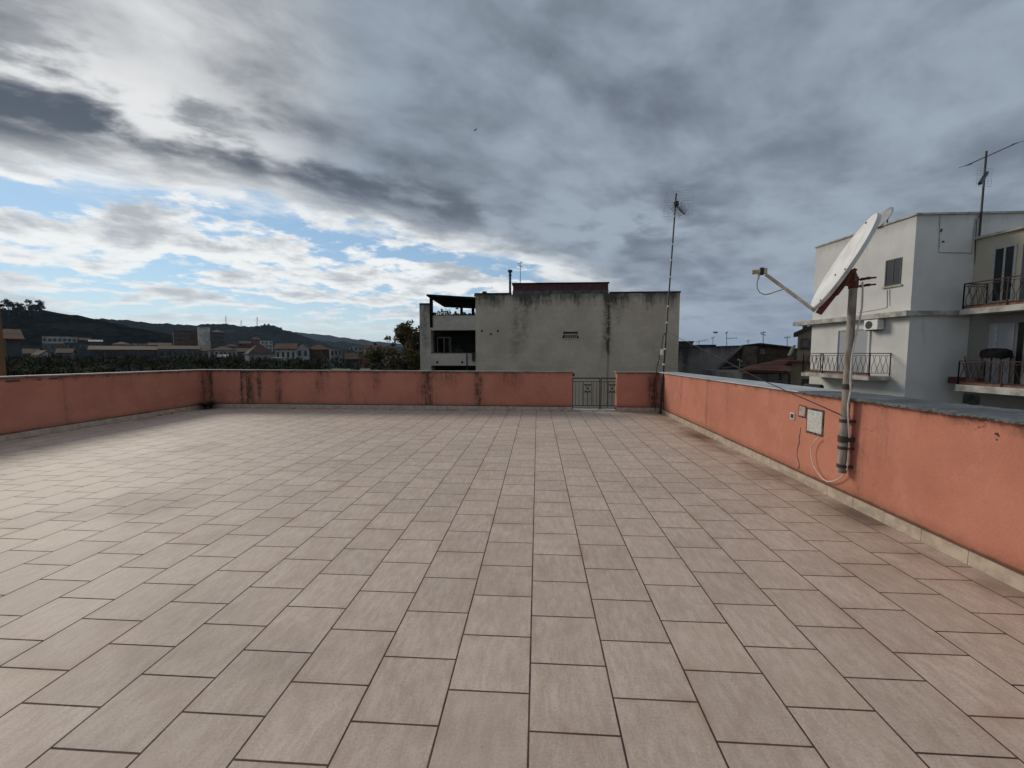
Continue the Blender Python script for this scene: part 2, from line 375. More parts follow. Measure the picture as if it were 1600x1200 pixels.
M_PLATE = plain('painted_plate', (0.56, 0.55, 0.52), 0.7, 0.1, 30, bump=0.3, col2=(0.44, 0.43, 0.395))
M_PATCH = plain('plaster_patch', (0.46, 0.36, 0.30), 0.9, 0.35, 16, bump=0.4, col2=(0.30, 0.20, 0.16))
M_MORTAR = plain('dark_mortar', (0.115, 0.085, 0.07), 0.95, 0.5, 20, bump=0.5)
M_LEAF_W = plain('weed_leaf', (0.040, 0.050, 0.022), 0.7, 0.5, 9)
M_THRESH = plain('threshold_marble', (0.62, 0.61, 0.58), 0.5, 0.15, 5)

# ------------------------------------------------------------------ terrace
X_L, X_R = -10.08, 3.37                 # inner faces of the side parapets
def xr(y): return 3.37 + 0.0075 * (y - 3.0)
def yb(x): return 11.945 - 0.0095 * (x - 1.0)
fl = MB().prism([(-10.25, -4.2), (4.0, -4.2), (4.0, 12.35), (-10.25, 12.35)], -0.30, 0.0).build('floor', M_TILE); struct(fl)

def skirting(name_parent, p, q, inward, h=0.115, gap=0.004, piece=0.4, start=0.0):
    """row of skirting tiles with open joints along p->q, one mesh"""
    p, q, n = Vector((*p, 0)), Vector((*q, 0)), Vector((*inward, 0)); d = (q - p); L = d.length; d.normalize(); mb = MB()
    s = -start
    while s < L:
        a, b2 = max(s + gap / 2, 0), min(s + piece - gap / 2, L)
        if b2 - a > 0.02:
            hh = h + random.uniform(-0.003, 0.003); t = 0.013 + random.uniform(0, 0.003)
            A, B = p + d * a, p + d * b2
            pts = [A, B, B + n * t, A + n * t]
            if d.x * n.y - d.y * n.x < 0: pts = [A, A + n * t, B + n * t, B]
            mb.prism([(v.x, v.y) for v in pts], 0.003, hh)
        s += piece
    return mb.build('skirting', M_SKIRT, name_parent)

# left parapet
pl = root('parapet_wall', 'long orange parapet wall along the left edge of the terrace, thin pale stone coping, in deep shade', 'parapet wall', (X_L, 4, 0), 'orange parapet walls round the terrace')
MB().prism([(X_L, -4.2), (X_L, yb(X_L)), (X_L - 0.2, yb(X_L) + 0.2), (X_L - 0.2, -4.2)], 0, [1.30, 1.135, 1.135, 1.30]).build('wall', M_OR_LEFT, pl)
MB().prism([(X_L + 0.045, -4.2), (X_L + 0.045, yb(X_L) - 0.045), (X_L - 0.25, yb(X_L) + 0.25), (X_L - 0.25, -4.2)], [1.302, 1.137, 1.137, 1.302], [1.332, 1.167, 1.167, 1.332]).build('coping', M_STONE, pl, bevel=0.004)
skirting(pl, (X_L, -4.2), (X_L, yb(X_L)), (1, 0))
# scars near the coping at the left end
for py, z, l in ((7.25, 1.12, 0.22), (7.75, 1.12, 0.07), (7.95, 1.125, 0.16), (9.1, 1.12, 0.05), (6.4, 1.13, 0.3)):
    MB().box(X_L - 0.01, X_L + 0.003, py, py + l, z - 0.012, z + 0.012).build('plaster_scar', M_BLACK, pl)

# back parapet, left of the gate
G0, G1 = 1.0, 2.262
pb = root('parapet_wall', 'orange parapet wall across the back of the terrace, streaked with black mould, left of the gate', 'parapet wall', (-4.5, 12, 0), 'orange parapet walls round the terrace')
MB().prism([(X_L + 0.001, yb(X_L)), (G0, yb(G0)), (G0, yb(G0) + 0.2), (X_L - 0.199, yb(X_L) + 0.2)], 0, [1.132, 1.105, 1.105, 1.132]).build('wall', M_OR_BACK, pb)
MB().prism([(X_L + 0.046, yb(X_L) - 0.04), (G0 + 0.03, yb(G0) - 0.04), (G0 + 0.03, yb(G0) + 0.24), (X_L - 0.24, yb(X_L) + 0.24)], [1.135, 1.107, 1.107, 1.135], [1.163, 1.135, 1.135, 1.163]).build('coping', M_STONE, pb, bevel=0.004)
skirting(pb, (X_L + 0.02, yb(X_L)), (G0, yb(G0)), (0, -1))
# back parapet, right of the gate
pr_ = root('parapet_wall', 'short orange parapet wall between the iron gate and the aerial mast corner', 'parapet wall', (2.8, 12, 0), 'orange parapet walls round the terrace')
MB().prism([(G1, yb(G1)), (xr(12) - 0.001, yb(3.43)), (xr(12) - 0.001, yb(3.43) + 0.26), (G1, yb(G1) + 0.26)], 0, 1.105).build('wall', M_OR_BACK, pr_)
MB().prism([(G1 - 0.05, yb(G1) - 0.04), (xr(12) - 0.05, yb(3.43) - 0.04), (xr(12) - 0.05, yb(3.43) + 0.3), (G1 - 0.05, yb(G1) + 0.3)], 1.107, 1.135).build('coping', M_STONE, pr_, bevel=0.004)
skirting(pr_, (G1, yb(G1)), (xr(12) - 0.015, yb(3.43)), (0, -1))
# right parapet
pw = root('parapet_wall', 'long orange parapet wall along the right edge of the terrace, lit side, wide grey capping', 'parapet wall', (3.45, 4, 0), 'orange parapet walls round the terrace')
MB().prism([(xr(-4.2), -4.2), (3.97, -4.2), (3.97, 12.2), (xr(12.2), 12.2)], 0, [1.215, 1.215, 1.10, 1.10]).build('wall', M_OR_RIGHT, pw)
YS = 5.55
def zc(y): return 1.217 - (y + 4.2) * 0.115 / 16.4
MB().prism([(xr(YS) - 0.035, YS), (4.02, YS), (4.02, 12.22), (xr(12.2) - 0.035, 12.22)], [zc(YS), zc(YS), zc(12.22), zc(12.22)], [zc(YS) + .016, zc(YS) + .016, zc(12.2) + .016, zc(12.2) + .016]).build('coping', M_LEAD, pw, bevel=0.005)
# bitumen-covered capping with a ragged lip
mb = MB(); ny = 420; rows = []
for i in range(ny + 1):
    y = -4.2 + (YS - 0.02 + 4.2) * i / ny; zt = zc(y) + 0.020 + random.uniform(-0.005, 0.005)
    lip = xr(y) - 0.045 + random.uniform(-0.009, 0.009); zl = zc(y) - 0.002 + random.uniform(-0.008, 0.003)
    rows.append([(xr(y) - 0.004, y, zc(y) + 0.001), (lip, y, zl), (lip - 0.004, y, zt - 0.009), (lip + 0.02, y, zt), (lip + 0.22, y, zt + random.uniform(-.004, .004)), (3.85, y, zt + random.uniform(-.004, .004)), (4.03, y, zt - 0.004), (4.03, y, zc(y) - 0.02)])
k = len(rows[0]); fs = []
for i in range(ny):
    for j in range(k - 1): fs.append((i * k + j, i * k + j + 1, (i + 1) * k + j + 1, (i + 1) * k + j))
fs += [tuple(range(k - 1, -1, -1)), tuple(ny * k + j for j in range(k))]
mb.add([v for r in rows for v in r], fs).build('bitumen_coping', M_BIT, pw)
skirting(pw, (xr(-4.2), -4.2), (xr(11.9), 11.9), (-1, 0), start=0.06)
# crack below the small patch, a thin dark hairline
cr = [onx(px, py, 3.37) for px, py in ((1249, 668), (1248, 676), (1246, 684), (1247, 690), (1244, 700), (1243, 708), (1244, 716), (1246, 722), (1247, 728), (1244, 734))]
mb = MB()
for i in range(len(cr) - 1):
    for s2 in range(3):
        a = cr[i].lerp(cr[i + 1], s2 / 3); b = cr[i].lerp(cr[i + 1], (s2 + 1) / 3)
        w = random.uniform(0.003, 0.007)
        mb.box(xr(a.y) - 0.002, xr(a.y) + 0.01, min(a.y, b.y) - w, max(a.y, b.y) + w * 0.3, min(a.z, b.z), max(a.z, b.z))
mb.build('crack', M_MORTAR, pw)

# gate
g = root('metal_gate', 'black wrought iron double gate with crossed square ornaments in the gap of the back parapet', 'gate', (1.63, 12.14, 0))
YG = 12.12; ZB, ZT = 0.075, 0.935
def leaf(x0, x1, ox):
    m = MB()
    m.bar((x0, YG, ZT), (x1, YG, ZT), 0.03, 0.035); m.bar((x0, YG, 0.835), (x1, YG, 0.835), 0.016, 0.018)
    m.bar((x0, YG, 0.135), (x1, YG, 0.135), 0.018, 0.022); m.bar((x0, YG, 0.06), (x1, YG, 0.06), 0.018, 0.02)
    for x in (x0 + 0.012, x1 - 0.012): m.bar((x, YG, 0.035), (x, YG, ZT), 0.026, 0.026)
    lf = m.build('leaf', M_IRON, g)
    oz0, oz1 = 0.525, 0.755
    n = 7 if x1 - x0 > 0.6 else 6
    for i in range(1, n + 1):
        x = x0 + (x1 - x0) * i / (n + 1)
        if ox - 0.09 < x < ox + 0.09:
            b = MB().bar((ox, YG, 0.135), (ox, YG, oz0), 0.013, 0.013)
        else: b = MB().bar((x, YG, 0.135), (x, YG, 0.835), 0.013, 0.013)
        b.build('bar', M_IRON, lf)
    o = MB()
    for x in (ox - 0.115, ox + 0.115): o.bar((x, YG, 0.135), (x, YG, 0.835), 0.013, 0.013)
    for z in (oz0, oz1): o.bar((ox - 0.115, YG, z), (ox + 0.115, YG, z), 0.012, 0.012)
    for z in (oz0 + 0.02, oz1 - 0.02): o.bar((ox - 0.075, YG - 0.006, z), (ox + 0.075, YG - 0.006, z), 0.014, 0.026)
    o.bar((ox - 0.1, YG - 0.002, oz0), (ox + 0.1, YG - 0.002, oz1), 0.012, 0.012); o.bar((ox - 0.1, YG + 0.006, oz1), (ox + 0.1, YG + 0.006, oz0), 0.012, 0.012)
    o.tube([(ox, YG - 0.012, 0.64), (ox, YG + 0.012, 0.64)], 0.028, 10)
    o.build('ornament', M_IRON, lf)
leaf(G0 + 0.01, 1.815, 1.455); leaf(1.83, 2.60, 2.16)
MB().box(G0 + 0.002, G0 + 0.075, 12.10, 12.17, 0.99, 1.075).build('latch_box', M_BLACK, g)
MB().box(G0 + 0.003, G1 - 0.003, 11.96, 12.28, 0.004, 0.035).build('threshold', M_THRESH, g, bevel=0.004)

# aerial mast in the corner
Bm, Tm = Vector((3.365, 11.52, 0.004)), Vector((3.63, 11.52, 5.86))
am = root('antenna_mast', 'tall leaning black aerial mast with white tape rings and grid aerial, right back corner', 'antenna', Bm)
MB().tube([Bm, Bm.lerp(Tm, .33), Bm.lerp(Tm, .332), Tm], [0.030, 0.030, 0.022, 0.020], 10).build('pole', M_BLACK, am, True)
MB().box(Bm.x - .06, Bm.x + .06, Bm.y - .06, Bm.y + .06, 0.004, 0.014).build('base_plate', M_IRON, am)
for py in (339, 381, 405, 430, 475, 500, 541, 565, 578):
    f_ = (643 - py) / (643 - 305.0); c = Bm.lerp(Tm, f_); d = (Tm - Bm).normalized()
    MB().tube([c - d * 0.022, c + d * 0.022], 0.034 if f_ < .33 else 0.026, 10).build('tape_ring', M_TAPE, am)
MB().box(3.325, 3.385, 11.44, 11.50, 1.60, 1.76).build('junction_box', M_TAPE, am, bevel=.008)
for z in (0.35, 0.85):
    MB().bar((Bm.x + .02, 11.52, z), (xr(11.5) + .02, 11.52, z), 0.03, 0.03).build('wall_bracket', M_IRON, am)
hd = Bm.lerp(Tm, 0.955)
gx = MB()        # two-winged reflector grid
ax = Vector((0.70, 0.70, 0.0)).normalized(); sx = Vector((0.97, -0.24, 0)).normalized(); upv = Vector((0.03, 0.16, 1)).normalized(); dnv = Vector((-0.03, 0.16, -1)).normalized()
for wing, z0 in ((upv, 0.05), (dnv, 0.03)):
    o0 = hd + Vector((0.08, -0.03, z0 if wing.z > 0 else -z0))
    for i in range(6):
        gx.tube([o0 - sx * 0.36 + wing * (0.055 * i), o0 + sx * 0.36 + wing * (0.055 * i)], 0.0032, 5)
    for i in range(7):
        s_ = -0.36 + 0.12 * i; gx.tube([o0 + sx * s_, o0 + sx * s_ + wing * 0.275], 0.0032, 5)
gx.build('reflector_grid', M_ALU, am)
boom = MB(); b0 = hd - Vector((0.06, 0.05, -.01)); b1 = hd + Vector((0.42, 0.55, -0.10)); boom.bar(b0, b1, 0.022, 0.022)
am_boom = boom.build('boom', M_BLACK, am)
el_ = MB(); perp = (b1 - b0).normalized().cross(Vector((0, 0, 1))).normalized()
for i in range(12):
    c = b0.lerp(b1, 0.22 + 0.065 * i); w = 0.15 - 0.005 * i; a = 0.075
    for s_ in (-1, 1): el_.bar(c, c + perp * (s_ * w) + Vector((0, 0, a if i % 2 else -a)), 0.016, 0.009)
el_.build('director_elements', M_BRASS, am)
MB().box(hd.x - .03, hd.x + .07, hd.y - .06, hd.y + .05, hd.z - .055, hd.z + .055).build('clamp', M_BLACK, am, bevel=.01)
ch = Bm.lerp(Tm, 0.375)
MB().tube([ch + Vector((-.025, 0, 0)), ch + Vector((-.06, .05, -.10)), at(1033, 548, 11.6), at(1027, 572, 11.7), at(1024.5, 590, 11.8), Vector((3.30, 11.90, 0.85)), Vector((3.30, 11.91, 0.30)), Vector((3.34, 11.86, 0.05))], 0.010, 6).build('drop_cable', M_BLACK, am, True)
MB().tube([Vector((xr(11.4) - .012, 11.42, 1.02)), Vector((xr(11.4) - .015, 11.40, 0.72)), Vector((xr(11.4) - .014, 11.43, 0.45)), Vector((xr(11.4) - .012, 11.40, 0.14))], 0.008, 6).build('wall_cable', M_BLACK, am, True)

# ------------------------------------------------------------------ big satellite dish on its pipe
P0 = onx(1315, 738, 3.312); YP = P0.y; P1 = at(1334, 434, YP - 0.02)
sd = root('satellite_dish', 'big white satellite dish on a leaning grey pipe clamped to the right parapet', 'satellite dish', P0)
pole = MB().tube([P0, P0.lerp(P1, .30), P0.lerp(P1, .302), P1], [0.043, 0.043, 0.039, 0.036], 20).build('pole', M_PIPE2, sd, True)
pd = (P1 - P0).normalized()
for py, hgt, rr in ((601, .028, .045), (655, .018, .049), (684, .034, .054), (698, .016, .050), (727, .018, .050)):
    c = P0.lerp(P1, (738 - py) / (738 - 434.0))
    m = MB().tube([c - pd * hgt, c + pd * hgt], rr, 20)
    if py > 650:
        m.bar(c + Vector((.0, 0.05, 0)), Vector((xr(YP) + .01, c.y + .05, c.z)), 0.03, hgt * 1.4); m.bar(c + Vector((0, -0.05, 0)), Vector((xr(YP) + .01, c.y - .05, c.z)), 0.03, hgt * 1.4)
    m.build('clamp', M_IRON, sd, True)
# reflector
CD = at(1315, 411, 4.50)                   # centre of the dish
nrm = Vector((-math.sin(math.radians(70)) * .891, math.cos(math.radians(70)) * .891, .454)).normalized()
upd = Vector((0.0, 0.0, 1.0)); upd = (upd - nrm * upd.dot(nrm)).normalized(); sid = nrm.cross(upd).normalized()
RA, RB = 0.495, 0.445; rings = 12; seg = 56; vs = []; fs = []
def dpt(r, a, off=0.0): return CD + upd * (RA * r * math.sin(a)) + sid * (RB * r * math.cos(a)) + nrm * (0.045 * (r * r - 1) + off)
vs.append(dpt(0, 0))
for i in range(1, rings + 1):
    for k in range(seg): vs.append(dpt(i / rings, 2 * math.pi * k / seg))
for k in range(seg): fs.append((0, 1 + k, 1 + (k + 1) % seg))
for i in range(rings - 1):
    for k in range(seg): fs.append((1 + i * seg + k, 1 + (i + 1) * seg + k, 1 + (i + 1) * seg + (k + 1) % seg, 1 + i * seg + (k + 1) % seg))
nf = len(vs)
for v in list(vs): vs.append(v - nrm * 0.006)
fs += [tuple(nf + i for i in reversed(f)) for f in fs]
b = 1 + (rings - 1) * seg
for k in range(seg): fs.append((b + k, nf + b + k, nf + b + (k + 1) % seg, b + (k + 1) % seg))
refl = MB().add(vs, fs).build('reflector', M_DISH, sd, True)
rm = MB(); vr = []
for k in range(seg):
    a = 2 * math.pi * k / seg
    vr += [dpt(1.0, a, .001), dpt(1.018, a, 0.0), dpt(1.018, a, -.034), dpt(1.0, a, -.034)]
rm.add(vr, [(k * 4 + j, k * 4 + (j + 1) % 4, ((k + 1) % seg) * 4 + (j + 1) % 4, ((k + 1) % seg) * 4 + j) for k in range(seg) for j in range(4)])
rm.build('rim', M_DISHB, refl)
for r_, a_ in ((.38, 3.6), (.38, 5.8), (.93, 1.35), (.9, 4.4)):
    c = dpt(r_, a_); MB().tube([c, c + nrm * 0.010], 0.009, 8).build('bolt', M_IRON, refl)
# rusty bracket behind the dish
btm = dpt(1.0, -math.pi / 2)
bk = MB(); back = dpt(0.25, -math.pi / 2, -0.10)
hp = P1 - pd * 0.05
bk.bar(btm - nrm * 0.075 - upd * 0.03, dpt(0.10, -math.pi / 2, -0.07), 0.05, 0.055)
bk.bar(dpt(0.15, -math.pi / 2, -0.07), hp + Vector((-0.03, -.02, 0.01)), 0.09, 0.10)
bk.bar(dpt(0.62, -math.pi / 2, -0.08), dpt(0.05, -math.pi / 2, -0.08), 0.16, 0.03)
bk.tube([hp - pd * 0.06, hp + pd * 0.055], 0.044, 16)
for s_ in (-.035, .035):
    bk.tube([hp + Vector((.05, -.03, s_)), hp + Vector((.20, -.03, s_ + .01))], 0.009, 6); bk.tube([hp + Vector((.05, .03, s_)), hp + Vector((.19, .03, s_ + .01))], 0.009, 6)
    bk.bar(hp + Vector((.115, -.06, s_ + .004)), hp + Vector((.115, .06, s_ + .004)), .022, .022)
bk.build('mount_bracket', M_RUST, sd)
# feed arm and converter
d = ray(1190, 424); pn = sid; tt = (CD - Vector((0, 0, CAMZ))).dot(pn) / d.dot(pn)
LN = Vector((0, 0, CAMZ)) + d * tt if 3.0 < tt * d.y < 6.5 else at(1190, 424, 4.5)
a0 = btm - nrm * 0.035 - upd * 0.02
arm = MB().bar(a0, LN + (a0 - LN).normalized() * 0.05, 0.024, 0.034); 
MB2 = arm.build('feed_arm', M_CREAMP, sd, bevel=.006)
ad = (LN - a0).normalized(); toD = (CD - LN).normalized()
MB().tube([LN - toD * 0.09, LN - toD * 0.02, LN - toD * 0.018, LN + toD * 0.05], [0.026, 0.026, 0.032, 0.034], 14).build('converter', M_CREAMP, sd, True)
MB().tube([LN - toD * 0.016, LN + toD * 0.018], 0.042, 14).build('converter_clamp', M_BLACK, sd, True)
pts = [at(px, py, LN.y) for px, py in ((1187, 424), (1185, 432), (1183, 442), (1183, 450), (1187, 457), (1194, 460.5), (1204, 459), (1214, 455), (1224, 452))]
MB().tube(pts, 0.0055, 6).build('loop_cable', M_GALV, sd, True)
MB().tube([at(1187.5, 420, LN.y), at(1184.5, 436, LN.y)], 0.012, 8).build('cable_plug', M_CREAMP, sd, True)
pts = [hp + Vector((.06, -.04, .0)), at(1348, 455, YP - .06), at(1347, 480, YP - .06), at(1342, 505, YP - .06), at(1335, 535, YP - .06), at(1331, 560, YP - .06), at(1329, 590, YP - .06), at(1329, 610, YP - .06), at(1325, 632, YP - .06), at(1325.5, 655, YP - .06), at(1327, 684, YP - .06), at(1325, 716, YP - .06), at(1323, 735, YP - .06)]
MB().tube(pts, 0.0085, 7).build('down_cable', M_WCABLE, sd, True)

# white cable looping from the plate to the pipe foot
pts = [onx(px, py, 3.345) for px, py in ((1279, 684), (1274, 688), (1269, 696), (1267, 706), (1268, 716), (1271, 727), (1277, 738), (1285, 748), (1293, 752.5), (1301, 752), (1309, 749), (1316, 744), (1320, 738))]
tag(MB().tube(pts, 0.0065, 7).build('cable', M_WCABLE, None, True, origin=pts[0]), 'thin white cable looping from the grey wall plate to the dish pipe foot', 'cable')
# black wire from the mast to the dish pipe
pts = [at(1041, 517, 11.5)] + [at(*q) for q in ((1062, 529, 10.6), (1090, 542, 9.6), (1130, 562, 8.0), (1165, 581, 6.9), (1200, 598, 6.0), (1240, 616, 5.3), (1275, 631, 4.9))] + [at(1313, 648, YP - .02)]
tag(MB().tube(pts, 0.0065, 6).build('cable', M_BLACK, None, True, origin=pts[0]), 'black guy wire strung from the aerial mast over the right parapet to the dish pipe', 'cable')

# wall plates
def wbox(px0, py0, px1, py1, off, X=3.37):
    a, b = onx(px0, py0, X), onx(px1, py1, X); y0, y1 = sorted((a.y, b.y)); z0, z1 = sorted((a.z, b.z)); return y0, y1, z0, z1
def plate(name, label, cat, rect, mface, framew, mframe, depth):
    y0, y1, z0, z1 = rect; X = xr((y0 + y1) / 2)
    r = root(name, label, cat, (X, (y0 + y1) / 2, z0))
    m = MB()
    fw = framew
    for (a, b, c, d2) in ((y0 - fw, y1 + fw, z0 - fw, z0), (y0 - fw, y1 + fw, z1, z1 + fw), (y0 - fw, y0, z0, z1), (y1, y1 + fw, z0, z1)):
        nn = 8
        for i in range(nn):
            if b - a > d2 - c: m.box(X - depth * random.uniform(.55, .8), X + .005, a + (b - a) * i / nn, a + (b - a) * (i + 1) / nn, c - random.uniform(0, .006), d2)
            else: m.box(X - depth * random.uniform(.55, .8), X + .005, a, b + random.uniform(-.004, .004), c + (d2 - c) * i / nn, c + (d2 - c) * (i + 1) / nn)
    m.build('frame', mframe, r)
    MB().box(X - depth, X + .004, y0 + .001, y1 - .001, z0 + .001, z1 - .001).build('cover', mface, r, bevel=.004)
    return r
plate('wall_plate', 'large pale grey metal cover plate set in dark mortar on the right parapet', 'wall plate', (5.10, 5.37, 0.685, 0.955), M_PLATE, 0.022, M_MORTAR, 0.012)
plate('wall_plate', 'small square pinkish plaster patch beside the larger grey plate on the right parapet', 'wall plate', (5.425, 5.55, 0.85, 0.975), M_PATCH, 0.014, M_MORTAR, 0.008)
r = plate('wall_socket', 'tiny white framed outdoor socket left of the plates on the right parapet', 'socket', (5.65, 5.71, 0.795, 0.85), M_BLACK, 0.014, M_TAPE, 0.018)
# holes in the plaster at the right
for px, py, w in ((1557, 678, .012), (1560, 681, .007), (1557, 687, .008)):
    c = onx(px, py, 3.37); MB().box(xr(c.y) - .002, xr(c.y) + .01, c.y - w, c.y + w, c.z - w * .7, c.z + w * .7).build('plaster_hole', M_MORTAR, pw)

# weed in the left back corner and small tufts along the joints
def weed(loc, n, h, label, spread=1.0):
    m = MB(); m.tube([Vector(loc), Vector(loc) + Vector((0, 0, h * .2))], h * .12, 6)
    for i in range(n):
        a = random.uniform(0, 2 * math.pi); L = h * random.uniform(.5, 1.1); w = random.uniform(.012, .028) * (h / .25)
        dr = Vector((math.cos(a), math.sin(a), 0)); pr2 = Vector((-dr.y, dr.x, 0)); p = Vector(loc) + dr * random.uniform(0, .3) * h * spread
        lean = random.uniform(.3, 1.3) * spread; prev = None
        for s_ in range(5):
            f_ = s_ / 4; c = p + dr * (L * lean * f_ * f_) + Vector((0, 0, L * (f_ - .25 * f_ * f_ * lean))); ww = w * (1 - f_ * .85) * (0.4 + min(1, f_ * 3) * .6)
            cur = (c - pr2 * ww, c + pr2 * ww)
            if prev: m.add([prev[0], prev[1], cur[1], cur[0]], [(0, 1, 2, 3)])
            prev = cur
    return tag(m.build('weed', M_LEAF_W, None, origin=loc), label, 'weed')
weed((-9.80, 11.72, 0.002), 130, 0.30, 'dark bushy weed growing in the left back corner of the terrace', 1.1)
for px, py, lb in ((250, 645, 'tiny weed tuft at the foot of the left parapet nearest the corner'), (225, 648, 'tiny weed tuft at the foot of the left parapet further from the corner'), (462, 637, 'small weed tuft under the mould streaks of the back parapet, towards the left corner'), (610, 640, 'small weed tuft at the foot of the back parapet below the autumn tree'), (877, 641, 'small weed tuft at the back parapet beside the gate')):
    g_ = gr(px, py + 1); weed((max(g_.x, X_L + .05), min(g_.y, 11.90), 0.002), 22, 0.055, lb, 1.6)
# ------------------------------------------------------------------ neighbouring buildings
GZ = -9.5                                   # street level below the terrace
M_CONC = mat('raw_concrete_facade', stain_fn((0.60, 0.505, 0.395), (0.49, 0.405, 0.31), 6.62, ((5.75, 0.32, 0.9, 0.8), (5.85, 0.07, 0.7, -5.0), (6.6, 0.25, 0.4, 3.0), (-1.8, 0.5, 0.45, 0.5), (-1.0, 0.35, 0.35, 1.5)), 1.0, 2.3))
M_CONC2 = mat('painted_concrete', stain_fn((0.53, 0.465, 0.385), (0.43, 0.37, 0.30), 5.9, ((-9.6, 0.35, 0.6, 1.5),), 0.75, 1.8))
M_CONC_D = mat('mouldy_concrete', stain_fn((0.25, 0.235, 0.21), (0.17, 0.16, 0.145), 2.4, ((16.0, 0.4, 0.9, -3),), 1.0, 3.2, sc=0.9))
M_REDSTEEL = plain('red_brown_cladding', (0.085, 0.025, 0.025), 0.75, 0.35, 2.5, col2=(0.05, 0.016, 0.016))
M_CLADD = plain('grey_cladding', (0.10, 0.095, 0.10), 0.75, 0.35, 2.5)
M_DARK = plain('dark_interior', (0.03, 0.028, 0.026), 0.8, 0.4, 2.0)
M_GLASS = plain('window_glass', (0.02, 0.022, 0.024), 0.12, 0.2, 2.0)
M_FRAMEW = plain('white_frame', (0.46, 0.46, 0.44), 0.6, 0.15, 8)
M_FRAMEB = plain('brown_frame', (0.06, 0.035, 0.022), 0.6, 0.3, 8)
M_PERG = plain('dark_timber', (0.013, 0.011, 0.010), 0.95, 0.4, 4, spec=.05)
M_LEAF_D = plain('dark_leaf', (0.028, 0.042, 0.018), 0.75, 0.5, 3, col2=(0.012, 0.02, 0.01))
def white_fn(base, axis):
    def fn(N, b, t):
        p = N.geo(); x, y, z = N.sep(p); s = (x, y)[axis]
        c = N.mix(N.noise(p, 0.7, 7, 0.6).ss(0.35, 0.7), base, tuple(k * 0.86 for k in base))
        st = N.noise(N.comb(x * 1.2, y * 1.2, z * 0.12), 2.2, 7, 0.72)
        c = N.mix((st.ss(0.56, 0.74) * N.noise(p, 0.6, 4).ss(0.42, 0.62)) * 0.42, c, (0.20, 0.185, 0.165))
        c = N.mix((z - 6.55 + (st - 0.5) * 0.9).ss(-0.15, 0.35) * 0.30, c, (0.14, 0.135, 0.125))
        c = N.mix(N.noise(p, 9, 5, 0.7).ss(0.60, 0.78) * 0.2, c, tuple(k * 0.5 for k in base))
        setin(t, b.inputs['Base Color'], c); b.inputs['Roughness'].default_value = 0.9; b.inputs['Specular IOR Level'].default_value = 0.2
        bumpn(N, t, b, N.noise(p, 25, 5, 0.6), 0.4, 0.012)
    return fn
M_WHITE = mat('white_render', white_fn((0.69, 0.675, 0.64), 0))
M_CREAM = mat('cream_render', white_fn((0.52, 0.47, 0.375), 1))
M_SHADED = mat('shaded_render', white_fn((0.30, 0.285, 0.26), 1))  # balcony shade put into this darker colour for the lower wing wall
M_LEDGE = plain('ledge_plaster', (0.46, 0.44, 0.40), 0.85, 0.3, 3.0, bump=0.2, col2=(0.27, 0.245, 0.21))
M_SHUT = None
def shut_fn(N, b, t):
    p = N.geo(); x, y, z = N.sep(p); f = (z / 0.055); f = f - f.floor()
    setin(t, b.inputs['Base Color'], N.mix(f.ss(0.0, 0.25), (0.27, 0.275, 0.29), (0.40, 0.41, 0.435))); b.inputs['Roughness'].default_value = 0.6
    bumpn(N, t, b, f, 0.6, 0.01)
M_SHUT = mat('roller_shutter', shut_fn)

# --- raw concrete block straight ahead
YC = 35.0
cb = root('apartment_block', 'stained bare concrete apartment block with loggia and pergola, straight ahead behind the back parapet', 'building', (3.2, YC, GZ))
XA, XB, XC, XD = -10.03, -9.1, -5.24, 11.56
bw = MB().prism([(XC, YC), (XD, YC), (XD, YC + 13), (XC, YC + 13)], GZ, [6.56, 6.60, 6.60, 6.56]).build('wall', M_CONC, cb)
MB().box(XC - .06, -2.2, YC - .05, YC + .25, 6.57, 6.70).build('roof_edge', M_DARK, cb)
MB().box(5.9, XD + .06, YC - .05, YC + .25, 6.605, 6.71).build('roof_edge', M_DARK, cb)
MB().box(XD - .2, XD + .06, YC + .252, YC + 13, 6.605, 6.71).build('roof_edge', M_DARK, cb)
vt = MB().box(2.12, 3.32, YC - .012, YC + .02, 2.92, 3.46).build('vent_opening', M_DARK, cb)
m = MB().box(2.10, 3.36, YC - .06, YC - .004, 2.86, 2.925)
for i in range(7): m.box(2.28 + i * .15, 2.33 + i * .15, YC - .04, YC - .013, 2.93, 3.20)
m.box(2.14, 3.30, YC - .045, YC - .013, 3.20, 3.28); m.build('vent_grille', M_CONC2, vt)
m = MB()
for px, py in ((753, 517), (767, 522), (778, 517), (880, 527), (903, 527)):
    c = at(px, py, YC); m = MB().tube([(c.x, YC - .02, c.z), (c.x, YC + .1, c.z)], 0.09, 10); m.build('pipe_hole', M_DARK, cb)
# rooftop cabin
rc = MB().box(-2.10, 5.86, YC + 0.5, YC + 6, 6.55, 7.50).build('roof_cabin', M_REDSTEEL, cb)
MB().box(-2.13, 5.89, YC + 0.46, YC + 0.52, 6.60, 6.92).build('lower_band', M_CLADD, rc)
MB().box(-2.2, 5.95, YC + 0.4, YC + 6.1, 7.505, 7.58).build('cap', M_PERG, rc)
c = at(797, 460, YC + .8); ctop = at(797, 425, YC + .8)
ck = MB().tube([(c.x, c.y, 6.4), (c.x, c.y, ctop.z)], 0.10, 12).build('chimney', M_BLACK, cb, True)
MB().tube([(c.x, c.y, ctop.z - .02), (c.x, c.y, ctop.z + .16)], 0.19, 12).build('cowl', M_BLACK, ck)
MB().tube([(c.x, c.y, ctop.z - .3), (c.x, c.y, ctop.z - .22)], 0.14, 12).build('collar', M_BLACK, ck)
c = at(757, 458, YC + 1)
